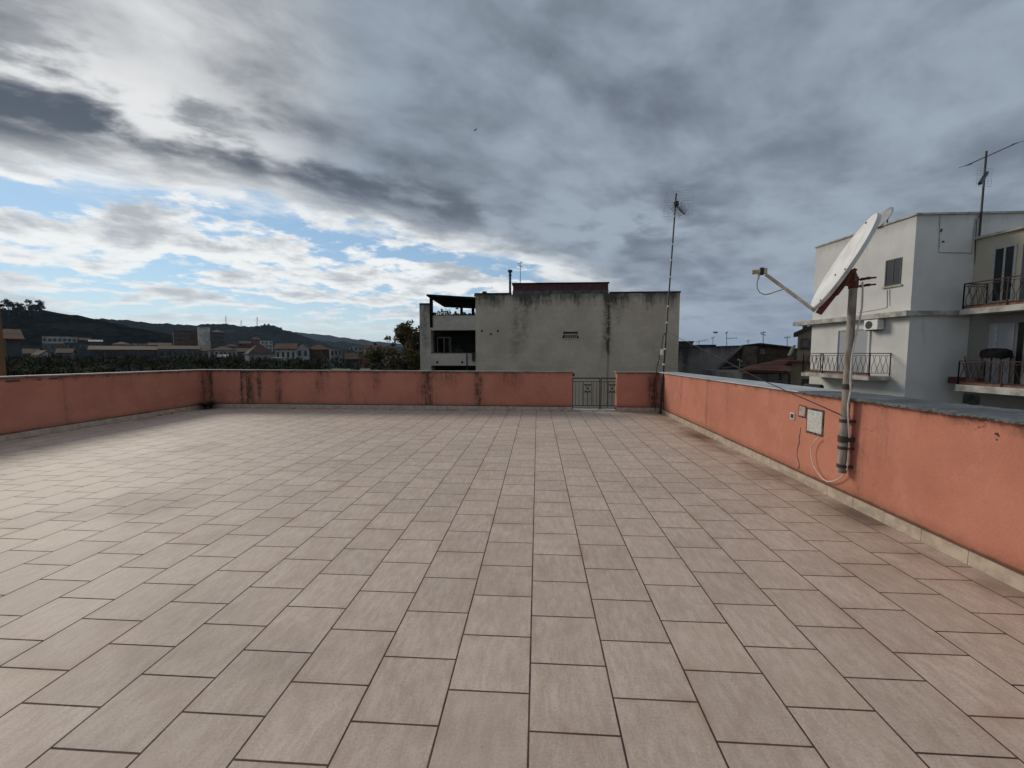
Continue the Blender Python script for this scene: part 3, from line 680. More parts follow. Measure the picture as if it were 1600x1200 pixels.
MB().tube([(c.x, c.y, 6.5), (c.x, c.y, 6.85)], 0.07, 8).tube([(c.x, c.y, 6.85), (c.x, c.y, 6.97)], 0.2, 10).tube([(c.x - .9, c.y, 6.62), (c.x, c.y, 6.80), (c.x + 1.6, c.y, 6.66)], 0.09, 6).build('roof_vent', M_BLACK, cb)
# loggia side
MB().box(XA, XB, YC + .02, YC + .9, GZ, 5.78).build('pillar', M_CONC2, cb)
MB().box(XA + .02, XB + .03, YC - .02, YC + .92, 5.785, 5.90).build('pillar_cap', M_DARK, cb)
MB().box(XB, XC, YC + .05, YC + .30, 3.62, 4.86).build('parapet_panel', M_CONC2, cb)
MB().box(XB + .02, XC - .002, YC + .02, YC + .07, 4.865, 4.93).build('panel_sill', M_DARK, cb)
MB().box(XB, XC, YC + .05, YC + .30, 0.62, 1.68).build('balcony_panel', M_CONC2, cb)
MB().box(XB + .02, XC - .002, YC + .0, YC + .07, 1.685, 1.74).build('balcony_sill', M_DARK, cb)
MB().box(XB, XC, YC + .05, YC + .30, -2.4, -1.35).build('lower_panel', M_CONC2, cb)
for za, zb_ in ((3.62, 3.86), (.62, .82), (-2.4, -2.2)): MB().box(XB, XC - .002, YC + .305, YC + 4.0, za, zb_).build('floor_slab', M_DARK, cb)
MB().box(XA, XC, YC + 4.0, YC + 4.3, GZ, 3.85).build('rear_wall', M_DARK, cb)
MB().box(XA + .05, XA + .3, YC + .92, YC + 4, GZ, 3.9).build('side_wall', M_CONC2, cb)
for px, py in ((683, 566), (722, 566)):
    c = at(px, py, YC); MB().tube([(c.x, YC + .02, c.z), (c.x, YC + .1, c.z)], 0.10, 10).build('drain_hole', M_DARK, cb)
c0, c1 = at(684, 552, YC + 3.9), at(704, 527, YC + 3.9)
wn = MB().box(c0.x, c1.x, YC + 3.93, YC + 4.0, 0.85, c1.z).build('window', M_GLASS, cb)
m = MB()
for a in (0, .5, 1): x = c0.x + (c1.x - c0.x) * a; m.box(x - .05, x + .05, YC + 3.88, YC + 3.929, 0.85, c1.z)
m.box(c0.x, c1.x, YC + 3.885, YC + 3.925, c1.z - .08, c1.z + .04); m.build('frame', M_CONC2, wn)
# pergola roof with posts
z0, z1 = at(668, 460, YC).z, at(743, 465, YC).z
MB().prism([(XB - .25, YC - .2), (XC - .004, YC - .2), (XC - .004, YC + 6.5), (XB - .25, YC + 6.5)], [z0 - .16, z1 - .20, z1 - .28, z0 - .36], [z0, z1 + .02, z1 - .10, z0 - .18]).build('pergola_roof', M_PERG, cb)
for x, y in ((XB + .08, YC + .1), (XB + 1.6, YC + 5.9), (XC - .7, YC + 3.2), (XC - .12, YC + 5.8)):
    MB().box(x - .12, x + .12, y - .12, y + .12, 3.86, z0 - (.2 if y < YC + 1 else .40)).build('pergola_post', M_PERG, cb)
MB().box(XB, XC, YC + 6.2, YC + 6.4, 3.85, 4.75).build('rear_parapet', M_CONC2, cb)
c = at(714, 482, YC + 3)
MB().tube([c + Vector((0, 0, .14)), c + Vector((0, 0, .05)), c - Vector((0, 0, .05))], [0.03, 0.06, 0.20], 10).tube([c + Vector((0, 0, .14)), c + Vector((0, 0, .75))], 0.012, 5).build('hanging_lamp', M_BLACK, cb)
c = at(741, 556, YC - .1)
MB().box(c.x - .18, c.x + .05, YC - .22, YC - .004, c.z - .45, c.z + .3).build('wall_unit', M_DARK, cb)
MB().tube([(XC - .75, YC + .0, -1.0), (XC - .75, YC + .0, 1.6)], .05, 8).build('downpipe', M_DARK, cb)

def foliage(name, mat_, blobs, n, size, parent=None, flat=0.8, origin=None, rnd=random):
    """leaf-sized faces spread through a set of ellipsoid clumps (centre, rx, ry, rz)"""
    m = MB(); tot = sum(b[1] * b[2] * b[3] for b in blobs)
    for b in blobs:
        k = max(6, int(n * b[1] * b[2] * b[3] / tot)); c = Vector(b[0])
        for i in range(k):
            v = Vector((rnd.gauss(0, 1), rnd.gauss(0, 1), rnd.gauss(0, 1))).normalized() * (rnd.random() ** 0.45)
            p = c + Vector((v.x * b[1], v.y * b[2], v.z * b[3])); s = size * rnd.uniform(.55, 1.35)
            d = Vector((rnd.gauss(0, 1), rnd.gauss(0, 1), rnd.gauss(0, .8))).normalized(); e = d.cross(Vector((rnd.gauss(0, 1), rnd.gauss(0, 1), rnd.gauss(0, 1)))).normalized()
            m.add([p - d * s, p + e * s * .45 * flat + d * s * .1, p + d * s, p - e * s * .45 * flat + d * s * .1], [(0, 1, 2, 3)])
    return m.build(name, mat_, parent, origin=origin)
def plant_row(x0, x1, y, z, n, h, label, cat='plant'):
    bl = []
    for i in range(n):
        hh = h * random.uniform(.5, 1.15); x = x0 + (x1 - x0) * (i + .5) / n
        bl.append(((x, y + random.uniform(-.1, .1), z + hh * .5), (x1 - x0) / n * .6, .22, hh * .55))
    o = foliage('balcony_plants', M_LEAF_D, bl, 60 * n, .10, None, origin=(x0, y, z)); return tag(o, label, cat)
plant_row(XB + .1, XB + 1.7, YC + .45, 4.80, 5, .60, 'tall dark plants under the left end of the pergola', 'plants')
plant_row(XB + 1.8, XC - .1, YC + .45, 4.80, 10, .36, 'low dark planting along the pergola parapet, right part', 'plants')
plant_row(at(707, 550, YC + .5).x, at(724, 550, YC + .5).x, YC + .6, 1.35, 3, 1.0, 'dim potted plants inside the middle loggia of the concrete block', 'plants')

# aerial helper: mast with crossed rods
def aerial(px, py0, py1, Y, label, bars, r=0.025, group='distant roof aerials', lean=0.0, matx=None):
    a, b = at(px, py0, Y), at(px + lean, py1, Y); o = root('roof_aerial', label, 'antenna', a, group)
    MB().tube([a, b], r, 6).build('mast', matx or M_IRON, o)
    for f_, w, tilt, asym in bars:
        c = a.lerp(b, f_); d = Vector((math.cos(tilt) * .9, .3, math.sin(tilt))).normalized()
        m = MB().tube([c - d * w * (1 - asym), c + d * w * (1 + asym)], r * .7, 5)
        for i in range(5):
            q = c - d * w * (1 - asym) + d * (2 * w) * (i + .5) / 5; m.tube([q - Vector((0, 0, .12 * w + .06)), q + Vector((0, 0, .12 * w + .06))], r * .45, 4)
        m.build('crossbar', matx or M_IRON, o)
    return o
aerial(813, 447, 408, YC + 2, 'thin roof aerial beside the black chimney on the concrete block', [(.92, .28, .3, 0), (.80, .20, 2.7, 0)], .025)

# --- white house on the right
C0 = Vector((14.28, 17.0, 0)); EL = Vector((-0.108, 0.994, 0)).normalized(); NL = Vector((-EL.y, EL.x, 0))   # NL points towards the terrace
def onface(px, py, off=0.0):
    d = ray(px, py); o = Vector((0, 0, CAMZ)); P = C0 + NL * off
    t = (P - o).dot(NL) / d.dot(NL); return o + d * t
def fl_(p): return (p - C0).dot(EL)
LEN = fl_(onface(1272, 450)); ZR = 6.86
wh = root('white_house', 'white rendered house with flat roof, balconies and air conditioner, right beyond the dish', 'house', C0 + Vector((0, 0, GZ)))
A = C0; Bq = C0 + EL * LEN
MB().prism([(A.x, A.y), (30, 17.0), (30, 17.0 + LEN + 2), (Bq.x, Bq.y)], GZ, ZR).build('wall', M_WHITE, wh)
e1 = A + NL * .05; e2 = Bq + NL * .05
MB().prism([(e1.x, 16.94), (30, 16.94), (30, 17.3), (A.x + .3, 17.3), (Bq.x + .3, Bq.y + .05), (e2.x, e2.y + .05)], ZR + .002, ZR + .07).build('roof_edge', M_LEDGE, wh)
# ledge at floor level: up the left face, out past its far end, and along the short front
zl = onface(1430, 489).z
q1 = A + NL * .30 + Vector((0, -.16, 0)); q2 = A + NL * .30 + EL * (LEN + .95); q3 = A + EL * (LEN + .95) + Vector((.4, 0, 0))
MB().prism([(q1.x, q1.y), (A.x + .002, 16.84), (A.x + .002, 16.998), (A.x - .002, 17.0), (Bq.x - .002, Bq.y + .002), (q3.x, q3.y), (q2.x, q2.y)], zl - .10, zl + .10).build('floor_ledge', M_LEDGE, wh)
MB().box(A.x + .004, 17.9, 16.86, 16.997, zl - .09, zl + .09).build('floor_ledge', M_LEDGE, wh)
# window on the left face
def facebox(px0, py0, px1, py1, out, inn=0.03):
    a, b = onface(px0, py0), onface(px1, py1); s0, s1 = sorted((fl_(a), fl_(b))); return s0, s1, min(a.z, b.z), max(a.z, b.z)
def fbox(m, s0, s1, z0, z1, o0, o1):
    P = [C0 + EL * s0 + NL * o0, C0 + EL * s1 + NL * o0, C0 + EL * s1 + NL * o1, C0 + EL * s0 + NL * o1]
    return m.prism([(p.x, p.y) for p in P], z0, z1)
s0, s1, z0, z1 = facebox(1408, 404, 1384, 446, 0)
w_ = fbox(MB(), s0, s1, z0, z1, -.02, .006).build('window', M_GLASS, wh)
m = MB(); t_ = .05
for a, b, c, d in ((s0 - t_, s0, z0 - t_, z1 + t_), (s1, s1 + t_, z0 - t_, z1 + t_), (s0, s1, z1, z1 + t_), (s0, s1, z0 - t_, z0), ((s0 + s1) / 2 - .02, (s0 + s1) / 2 + .02, z0, z1)): fbox(m, a, b, c, d, -.02, .02)
m.build('frame', M_FRAMEB, w_)
fbox(MB(), s0 - .12, s1 + .12, z0 - .12, z0 - t_ - .002, -.02, .06).build('sill', M_LEDGE, w_)
# shuttered balcony door
s0, s1, z0, z1 = facebox(1358, 514, 1308, 580, 0)
zd0 = onface(1358, 588, .92).z + .005
w_ = fbox(MB(), s0, s1, zd0, z1, -.02, .006).build('balcony_door', M_SHUT, wh)
m = MB(); fbox(m, s1, s1 + .10, zd0, z1 + .02, -.02, .05); fbox(m, s0 - .10, s0, zd0, z1 + .02, -.02, .05); fbox(m, s0, s1, z1, z1 + .12, -.02, .05); m.build('frame', M_WHITE, w_)
def wavy_bar(m, p, z0, z1, along, amp, r, ph):
    pts = []
    for i in range(11):
        f_ = i / 10; pts.append(p + along * (amp * math.sin(ph + f_ * 2 * math.pi * 1.0)) + Vector((0, 0, z0 + (z1 - z0) * f_)))
    m.tube(pts, r, 4, caps=False)
def balcony(P, Q, back, zs, th, parent, mslab, rail_h=.95, kick=None, step=.115):
    """slab between the front line P->Q and the wall (back = vector to the wall), with an iron railing"""
    P, Q, back = Vector(P), Vector(Q), Vector(back)
    pts = [P, Q, Q + back, P + back]
    ar = sum(pts[i].x * pts[(i + 1) % 4].y - pts[(i + 1) % 4].x * pts[i].y for i in range(4))
    if ar < 0: pts.reverse()
    sl = MB().prism([(p.x, p.y) for p in pts], zs - th, zs).build('balcony_slab', mslab, parent)
    inset = .05; d = (Q - P).normalized(); bk = back.normalized(); a, b = P + d * inset + bk * inset, Q - d * inset + bk * inset
    zt = zs + rail_h; m = MB()
    runs = ((a, b), (a, a + back * .94), (b, b + back * .94))
    for u, w in runs:
        for z, hh in ((zt, .035), (zt - .09, .018), (zs + .12, .018)): m.bar(u + Vector((0, 0, z)), w + Vector((0, 0, z)), .035 if hh > .03 else .018, hh)
        L = (w - u).length; n = max(1, round(L / 1.25))
        for i in range(n + 1):
            q = u.lerp(w, i / n); m.bar(q + Vector((0, 0, zs - th * .8)), q + Vector((0, 0, zt)), .03, .03)
    rl = m.build('railing', M_RUSTY, sl); 
    m = MB(); dd = Vector((0, 0, 0))
    for u, w in runs:
        L = (w - u).length; al = (w - u).normalized(); n = int(L / step)
        for i in range(1, n): wavy_bar(m, u.lerp(w, i / n), zs + .12, zt - .09, al, .045, .010, (0, math.pi)[i % 2])
    bo = m.build('baluster', M_RUSTY, sl); bo['kind'] = 'stuff'
    if kick:
        k = MB().bar(a + bk * .04 + Vector((0, 0, zs + .07)), b + bk * .04 + Vector((0, 0, zs + .07)), .02, .10); k.build('kick_board', kick, sl)
    return sl
M_KICK = plain('terracotta_strip', (0.22, 0.095, 0.075), 0.8, 0.3, 6)
# left-face balcony
OFF = 0.92
Pq = onface(1358, 580, OFF); Qq = onface(1252, 580, OFF); zs = onface(1358, 588, OFF).z
balcony((Pq.x, Pq.y, 0), (Qq.x, Qq.y, 0), -NL * OFF, zs, .17, wh, M_LEDGE, .92, M_KICK)
# air conditioner
s0, s1, z0, z1 = facebox(1384, 499, 1361, 516, .25)
ac = root('air_conditioner', 'white air conditioner unit mounted under the ledge of the white house', 'air conditioner', C0 + EL * ((s0 + s1) / 2) + Vector((0, 0, z0)))
fbox(MB(), s0, s1, z0, z1, .05, .34).build('casing', M_DISH, ac, bevel=.015)
fm = MB(); cc = C0 + EL * (s0 + (s1 - s0) * .62) + NL * .343 + Vector((0, 0, (z0 + z1) / 2)); fm.tube([cc - NL * .004, cc + NL * .006], (z1 - z0) * .40, 20); fm.build('fan_grille', M_BLACK, ac)
for sa in (s0 + .12, s1 - .15): fbox(MB(), sa, sa + .03, z0 - .04, z0 - .002, .0, .34).build('bracket', M_IRON, ac)
# cable runs on the walls
m = MB()
def fpt(px, py, off=.012): return onface(px, py, off)
m.tube([fpt(1340, 489), fpt(1380, 482), fpt(1386, 480), fpt(1386, 453)], .012, 5); m.tube([fpt(1390, 452), fpt(1390, 478)], .010, 5)
m.build('wall_cable', M_LEDGE, wh)
def fr(px, py, y=16.985): return at(px, py, y)
MB().tube([fr(1469, 336), fr(1468, 372), fr(1467, 394), fr(1474, 394.5), fr(1514, 395), fr(1518, 397), fr(1520, 372), fr(1524, 342)], .013, 5).build('wall_cable', M_LEDGE, wh)
MB().tube([fr(1470, 362), fr(1472, 358)], .03, 6).build('cable_box', M_IRON, wh)
MB().tube([fr(1472, 378), fr(1475, 377)], .03, 6).build('cable_box', M_IRON, wh)
# wing running towards the terrace
XW = at(1521, 420, 17.0).x; ZW = at(1526, 374, 16.95).z - .02
EW = Vector((0.108, -0.994, 0)).normalized(); Wp = Vector((XW, 17.0, 0)); We = Wp + EW * 4.6
MB().prism([(Wp.x, 16.998), (We.x, We.y), (30, We.y), (30, 16.998)], 3.2, ZW).build('wing_wall', M_CREAM, wh)
MB().prism([(Wp.x + .012, 16.998), (We.x + .012, We.y + .01), (30, We.y + .01), (30, 16.998)], GZ, 3.2).build('lower_wing_wall', M_SHADED, wh)
f1 = Wp + Vector((-.12, 0, 0)); f2 = We + Vector((-.12, -.1, 0))
MB().prism([(f1.x, 16.935), (f2.x, f2.y), (30, f2.y), (30, 16.935)], ZW + .003, ZW + .09).build('wing_roof_edge', M_LEDGE, wh)
def onwing(px, py, off=0.0):
    d = ray(px, py); o = Vector((0, 0, CAMZ)); n = Vector((-.994, -.108, 0)).normalized(); P = Wp + n * off; return o + d * ((P - o).dot(n) / d.dot(n))
NW = Vector((-.994, -.108, 0)).normalized()
def wbx(m, a, b, z0, z1, o0, o1):
    P = [a + NW * o0, b + NW * o0, b + NW * o1, a + NW * o1]; P = [(p.x, p.y) for p in P]
    ar = sum(P[i][0] * P[(i + 1) % 4][1] - P[(i + 1) % 4][0] * P[i][1] for i in range(4))
    return m.prism(P if ar > 0 else P[::-1], z0, z1)
a, b = onwing(1556, 400), onwing(1585, 400); zt = onwing(1556, 390).z
w_ = wbx(MB(), a, b, 3.55, zt, -.02, .008).build('balcony_door', M_GLASS, wh)
m = MB(); dl = (b - a).normalized(); 
wbx(m, a - dl * .07, a, 3.5, zt + .07, -.02, .03); wbx(m, b, b + dl * .07, 3.5, zt + .07, -.02, .03); wbx(m, a, b, zt, zt + .07, -.02, .03); mid = (a + b) / 2; wbx(m, mid - dl * .03, mid + dl * .03, 3.55, zt, -.02, .02)
m.build('frame', M_FRAMEW, w_)
a2 = onwing(1598, 400); wbx(MB(), a2, a2 + dl * .6, 3.5, zt, -.02, .008).build('balcony_door', M_GLASS, wh)
# upper and lower wing balconies
def wing_balcony(px0, pyt, off, h, th, z=None):
    o = onwing(px0, pyt, off); zt = o.z; P = Vector((o.x, o.y, 0)); Q = P + EW * 4.0
    return balcony(P, Q, -NW * off, zt - h, th, wh, M_LEDGE, h, M_KICK, .12), zt - h, P, Q
_, zu, Pu, Qu = wing_balcony(1503, 444, .95, .92, .20)
_, zlw, Pl, Ql = wing_balcony(1495, 564, 1.05, .86, .24)
# shaded lower door, white frame strip
a, b = onwing(1545, 530), onwing(1584, 530); zd = onwing(1553, 506).z
w_ = wbx(MB(), a, b, zlw, zd, -.02, .01).build('shutter_door', M_SHUT, wh)
m = MB(); c1 = onwing(1553, 530); c2 = onwing(1559, 530); wbx(m, c1, c2, zlw, zd, .011, .03); m.build('frame', M_FRAMEW, w_)
a, b = onwing(1590, 530), onwing(1599, 530); wbx(MB(), a, b, zlw, zd, -.02, .01).build('balcony_door', M_GLASS, wh)
# ground-floor shutter below the balcony
a, b = onwing(1500, 625), onwing(1530, 625); wbx(MB(), a, b, -3.4, onwing(1515, 612).z - .1, -.02, .01).build('shutter_door', M_CLADD, wh)
# things kept on the lower balcony
def on_bal(px, back): return onwing(px, 600, 1.05 - back)
tb = on_bal(1553, .45); tr = root('balcony_table', 'dark covered table standing on the lower balcony of the white house', 'table', (tb.x, tb.y, zlw))
tz = onwing(1553, 553, .5).z
m = MB(); 
for i in range(14):
    a0_ = 2 * math.pi * i / 14
M_TARP = plain('dark_tarpaulin', (0.014, 0.013, 0.013), 0.95, 0.3, 9, spec=.05)
m = MB(); nn = 22; vs = [(tb.x, tb.y, tz + .20)]; fs = []
for ring, (rr, zz) in enumerate(((.35, .17), (.58, .10), (.62, -.02), (.60, -.14))):
    for k in range(nn):
        a_ = 2 * math.pi * k / nn; wob = 1 + .07 * math.sin(3 * a_ + ring) + random.uniform(-.03, .03)
        vs.append((tb.x + math.cos(a_) * rr * wob * .5, tb.y + math.sin(a_) * rr * wob * .72, tz + zz + random.uniform(-.03, .03)))
for k in range(nn): fs.append((0, 1 + k, 1 + (k + 1) % nn))
for r_ in range(3):
    for k in range(nn): fs.append((1 + r_ * nn + k, 1 + (r_ + 1) * nn + k, 1 + (r_ + 1) * nn + (k + 1) % nn, 1 + r_ * nn + (k + 1) % nn))
m.add(vs, fs).build('tarpaulin', M_TARP, tr)
for sx_, sy_ in ((-.16, -.3), (.16, -.3), (-.16, .3), (.16, .3)): MB().tube([(tb.x + sx_, tb.y + sy_, zlw), (tb.x + sx_, tb.y + sy_, tz + .05)], .025, 6).build('leg', M_IRON, tr)
br0 = on_bal(1514, .25); br1 = onwing(1507, 556, .95); br = root('broom', 'broom leaning on the railing of the lower balcony', 'broom', (br0.x, br0.y, zlw))
MB().tube([(br0.x, br0.y, zlw + .1), br1], .018, 6).build('handle', M_IRON, br); MB().box(br0.x - .06, br0.x + .06, br0.y - .16, br0.y + .16, zlw + .002, zlw + .12).build('head', M_RUSTY, br, bevel=.02)
bx = on_bal(1508, .35); r = root('planter_box', 'dark red planter box at the far corner of the lower balcony', 'planter', (bx.x, bx.y, zlw))
MB().box(bx.x - .16, bx.x + .16, bx.y - .5, bx.y + .5, zlw + .002, zlw + .24).build('box', plain('dark_red_plastic', (0.10, 0.02, 0.02), .6, .3, 6), r, bevel=.02)
MB().box(bx.x - .14, bx.x + .14, bx.y - .48, bx.y + .48, zlw + .2, zlw + .25).build('soil', M_DARK, r)
# aerial on the house front
Ya = 16.93; b0 = at(1529, 382, Ya); b1 = at(1541.5, 236, Ya)
ta = root('roof_aerial', 'tall aerial mast strapped to the front of the white house, long boom and grid', 'antenna', b0, None)
MB().tube([b0, b1], .032, 8).build('mast', M_IRON, ta)
m = MB(); p, q = at(1509, 259, 16.2), at(1590, 223, 17.6); m.bar(p, q, .03, .03)
for i in range(9):
    c = p.lerp(q, i / 8); w = .45 if i in (0, 8) else .12; dv = Vector((.93, .1, .25)) if i in (0, 8) else Vector((.6, -.8, .05)); m.tube([c - dv * w * .6, c + dv * w * .6], .008, 4)
m.build('boom', M_IRON, ta)
m = MB(); c = at(1538, 277, Ya - .05); sxx = Vector((.96, .25, .05))
for z_, sg in ((.05, 1), (-.05, -1)):
    o0 = c + Vector((0, 0, z_))
    for i in range(4): m.tube([o0 - sxx * .36 + Vector((0, 0, sg * .09 * i)), o0 + sxx * .36 + Vector((0, 0, sg * .09 * i))], .005, 4)
    for i in range(5): m.tube([o0 + sxx * (-.36 + .18 * i), o0 + sxx * (-.36 + .18 * i) + Vector((0, 0, sg * .27))], .005, 4)
m.build('reflector_grid', M_ALU, ta); MB().bar(at(1542, 270, Ya), at(1531, 287, Ya - .5), .09, .09).build('dipole', M_BLACK, ta)
MB().tube([b0 + Vector((.0, -.02, .0)), at(1535, 330, Ya - .03), at(1526, 345, 16.95), at(1524, 380, 16.97), at(1523, 430, 16.97)], .012, 5).build('cable', M_IRON, ta)
# small dish on the roof edge
c = at(1381, 340, 18.5); r = root('satellite_dish', 'small dark-backed satellite dish on the roof edge of the white house', 'satellite dish', (c.x + .12, c.y, ZR))
n2 = Vector((-.84, -.02, .46)).normalized(); u2 = Vector((.35, 0, 1)); u2 = (u2 - n2 * u2.dot(n2)).normalized(); s2_ = n2.cross(u2); vs = [c - n2 * .05]; fs = []
for ring in (1, 2, 3):
    for k in range(24):
        a_ = 2 * math.pi * k / 24; rr = ring / 3; vs.append(c + u2 * (.46 * rr * math.sin(a_)) + s2_ * (.36 * rr * math.cos(a_)) - n2 * (.05 * (1 - rr * rr)))
for k in range(24): fs.append((0, 1 + k, 1 + (k + 1) % 24))
for g_ in range(2):
    for k in range(24): fs.append((1 + g_ * 24 + k, 25 + g_ * 24 + k, 25 + g_ * 24 + (k + 1) % 24, 1 + g_ * 24 + (k + 1) % 24))
ob = MB().add(vs, fs).build('reflector', plain('grey_dish', (.33, .34, .34), .6, .1, 8), r, True)
so = ob.modifiers.new('solid', 'SOLIDIFY'); so.thickness = .02
MB().tube([(c.x + .14, c.y, ZR - .05), (c.x + .16, c.y, c.z + .12)], .025, 8).build('mast', M_IRON, r)
MB().bar(c - n2 * .05, (c.x + .15, c.y, c.z - .05), .06, .06).bar(c - u2 * .44, (c.x + .16, c.y - .02, ZR + .08), .04, .04).build('bracket', M_IRON, r)
# water tank strip under the left balcony
MB().tube([onface(1258, 603, 1.0), onface(1284, 605, .9)], .12, 10).build('drain_pipe', M_DARK, wh)
# ------------------------------------------------------------------ ground, hills
def ground_fn(N, b, t):
    p = N.geo()
    c = N.mix(N.noise(p, 0.012, 6, 0.6).ss(0.4, 0.6), (0.05, 0.06, 0.03), (0.10, 0.085, 0.06))
    setin(t, b.inputs['Base Color'], N.mix(N.noise(p, 0.2, 5, 0.7).ss(0.5, 0.75), c, (0.035, 0.04, 0.022))); b.inputs['Roughness'].default_value = 0.95
M_GROUND = mat('valley_ground', ground_fn)
struct(MB().prism([(-9000, -600), (9000, -600), (9000, 9000), (-9000, 9000)], GZ - 3, GZ).build('ground', M_GROUND))
def hill_fn(c1, c2, c3, sc):
    def fn(N, b, t):
        p = N.geo()
        v = N.voro(p, sc)
        c = N.mix(v.ss(0.1, 0.7), c1, c2)
        c = N.mix(N.noise(p, sc * 2.2, 5, 0.75).ss(0.46, 0.62) * 0.6, c, c2)
        c = N.mix(N.noise(p, sc * 0.12, 5, 0.6).ss(0.56, 0.66) * 0.8, c, c3)
        setin(t, b.inputs['Base Color'], c); b.inputs['Roughness'].default_value = 1.0; b.inputs['Specular IOR Level'].default_value = 0.0
    return fn
M_HILL1 = mat('wooded_slope', hill_fn((0.020, 0.022, 0.014), (0.007, 0.008, 0.006), (0.036, 0.030, 0.022), 0.16))
M_HILL2 = mat('scrub_slope', hill_fn((0.026, 0.029, 0.020), (0.011, 0.013, 0.010), (0.055, 0.046, 0.033), 0.10))
M_HILL3 = mat('far_slope', hill_fn((0.030, 0.034, 0.026), (0.016, 0.019, 0.015), (0.05, 0.045, 0.035), 0.05))
from mathutils import noise as mnoise
def hill(pts, Y, front, back, m, bump, bs, n=260, k=34, seed=0):
    """wooded ridge: crest through surveyed skyline points at distance Y, real slopes in front and behind"""
    C_ = [at(px, py, Y) for px, py in pts]; xs = [c.x for c in C_]
    vs, fs = [], []
    for i in range(n + 1):
        x = xs[0] + (xs[-1] - xs[0]) * i / n
        j = 0
        while j < len(xs) - 2 and x > xs[j + 1]: j += 1
        f_ = (x - xs[j]) / max(1e-6, xs[j + 1] - xs[j]); zc_ = C_[j].z * (1 - f_) + C_[j + 1].z * f_
        for q in range(k + 1):
            u = q / k
            if u < .7: s_ = u / .7; y = Y - front * (1 - s_); z = GZ + (zc_ - GZ) * (s_ ** 1.25 * (1.0 - .12 * math.sin(s_ * math.pi)))
            else: s_ = (u - .7) / .3; y = Y + back * s_; z = zc_ + (GZ - zc_) * s_ ** 1.6
            nz = mnoise.noise(Vector((x * bs, y * bs, seed))) * .6 + mnoise.noise(Vector((x * bs * 2.7, y * bs * 2.7, seed + 5))) * .4 + mnoise.noise(Vector((x * bs * .3, y * bs * .3, seed + 9))) * .5
            edge_ = min(1, s_ * 2) if u < .7 else 1
            vs.append((x, y, z + nz * bump * edge_ - .15 * bump))
    for i in range(n):
        for q in range(k): a = i * (k + 1) + q; fs.append((a, a + k + 1, a + k + 2, a + 1))
    return struct(MB().add(vs, fs).build('hill', m))
hill([(-420, 440), (-200, 462), (-60, 474), (0, 482), (40, 484), (70, 487), (110, 494), (140, 499), (170, 507), (200, 517), (235, 528), (270, 538), (330, 552), (420, 560)], 420, 190, 200, M_HILL1, 5.0, .11, 300, 40, 1)
hill([(60, 492), (110, 496), (150, 498), (200, 501), (250, 505), (300, 508), (345, 506), (370, 509), (395, 510), (415, 508), (430, 512), (440, 517), (452, 526), (470, 534), (500, 542), (560, 552)], 1150, 420, 400, M_HILL2, 9.0, .045, 300, 40, 2)
hill([(380, 530), (430, 528), (470, 531), (520, 534), (560, 537), (600, 541), (640, 544), (700, 546), (800, 549)], 1900, 500, 400, M_HILL3, 12, .025, 220, 30, 3)
hill([(380, 518), (430, 515), (445, 516.5), (480, 520), (510, 524), (540, 528), (575, 532), (605, 535), (650, 538), (740, 542), (900, 548)], 3600, 900, 900, M_HILL3, 16, .012, 260, 30, 4)
hill([(1000, 549), (1060, 547), (1150, 546), (1240, 545), (1330, 544), (1600, 543), (2000, 541)], 3000, 700, 700, M_HILL3, 14, .012, 160, 24, 6)

# ------------------------------------------------------------------ trees
M_BARK = plain('bark', (0.055, 0.045, 0.035), 0.95, 0.4, 6)
M_FOL1 = plain('evergreen_leaf', (0.032, 0.042, 0.020), 0.8, 0.5, 0.9, col2=(0.012, 0.017, 0.009))
M_FOL2 = plain('autumn_leaf', (0.13, 0.095, 0.028), 0.75, 0.6, 0.8, col2=(0.045, 0.045, 0.018))
M_FOL3 = plain('olive_leaf', (0.055, 0.060, 0.035), 0.8, 0.5, 0.9, col2=(0.022, 0.027, 0.015))
M_FOLR = plain('russet_leaf', (0.075, 0.038, 0.018), 0.8, 0.5, 0.9, col2=(0.03, 0.018, 0.01))
def tree(label, x, y, ztop, r, zcrown, fol, n, leaf, group=None, zb=GZ, name='tree', seed=0, gappy=0.5):
    rnd = random.Random(seed); t = root(name, label, 'tree', (x, y, zb), group)
    H = ztop - zb; zc0 = zcrown; tips = []; m = MB(); fork = Vector((x + rnd.uniform(-.2, .2) * r, y, zc0 - (ztop - zc0) * .05))
    m.tube([(x, y, zb), (x + .05 * r, y, zb + (fork.z - zb) * .5), fork], [max(.05 * r + .04 * H * .2, .08), .045 * r + .05, .035 * r + .04], 8)
    blobs = []; k = 13
    for i in range(k):
        a = 2 * math.pi * i / k * 2.4 + rnd.random(); u = rnd.random(); rr = r * (.35 + .55 * rnd.random()) * (1.1 - .6 * u)
        c = Vector((x + math.cos(a) * rr, y + math.sin(a) * rr, zc0 + (ztop - zc0) * (.12 + .78 * u))); br = r * rnd.uniform(.24, .42)
        mid = fork.lerp(c, .5) + Vector((0, 0, -.1 * r))
        m.tube([fork, mid, c], [.028 * r + .02, .018 * r + .012, .006 * r + .005], 5)
        for q in range(3):
            e = c + Vector((rnd.uniform(-1, 1), rnd.uniform(-1, 1), rnd.uniform(-.3, 1))) * br; m.tube([c, e], [.008 * r + .006, .003 * r + .003], 4)
        blobs.append((c, br, br, br * .8))
        for q in range(4):
            cc = c + Vector((rnd.gauss(0, 1), rnd.gauss(0, 1), rnd.gauss(0, .8))) * br * .8; b2 = br * rnd.uniform(.25, .5); blobs.append((cc, b2, b2, b2 * .8))
    m.build('trunk', M_BARK, t); foliage('crown', fol, blobs, n, leaf, t, rnd=rnd); return t
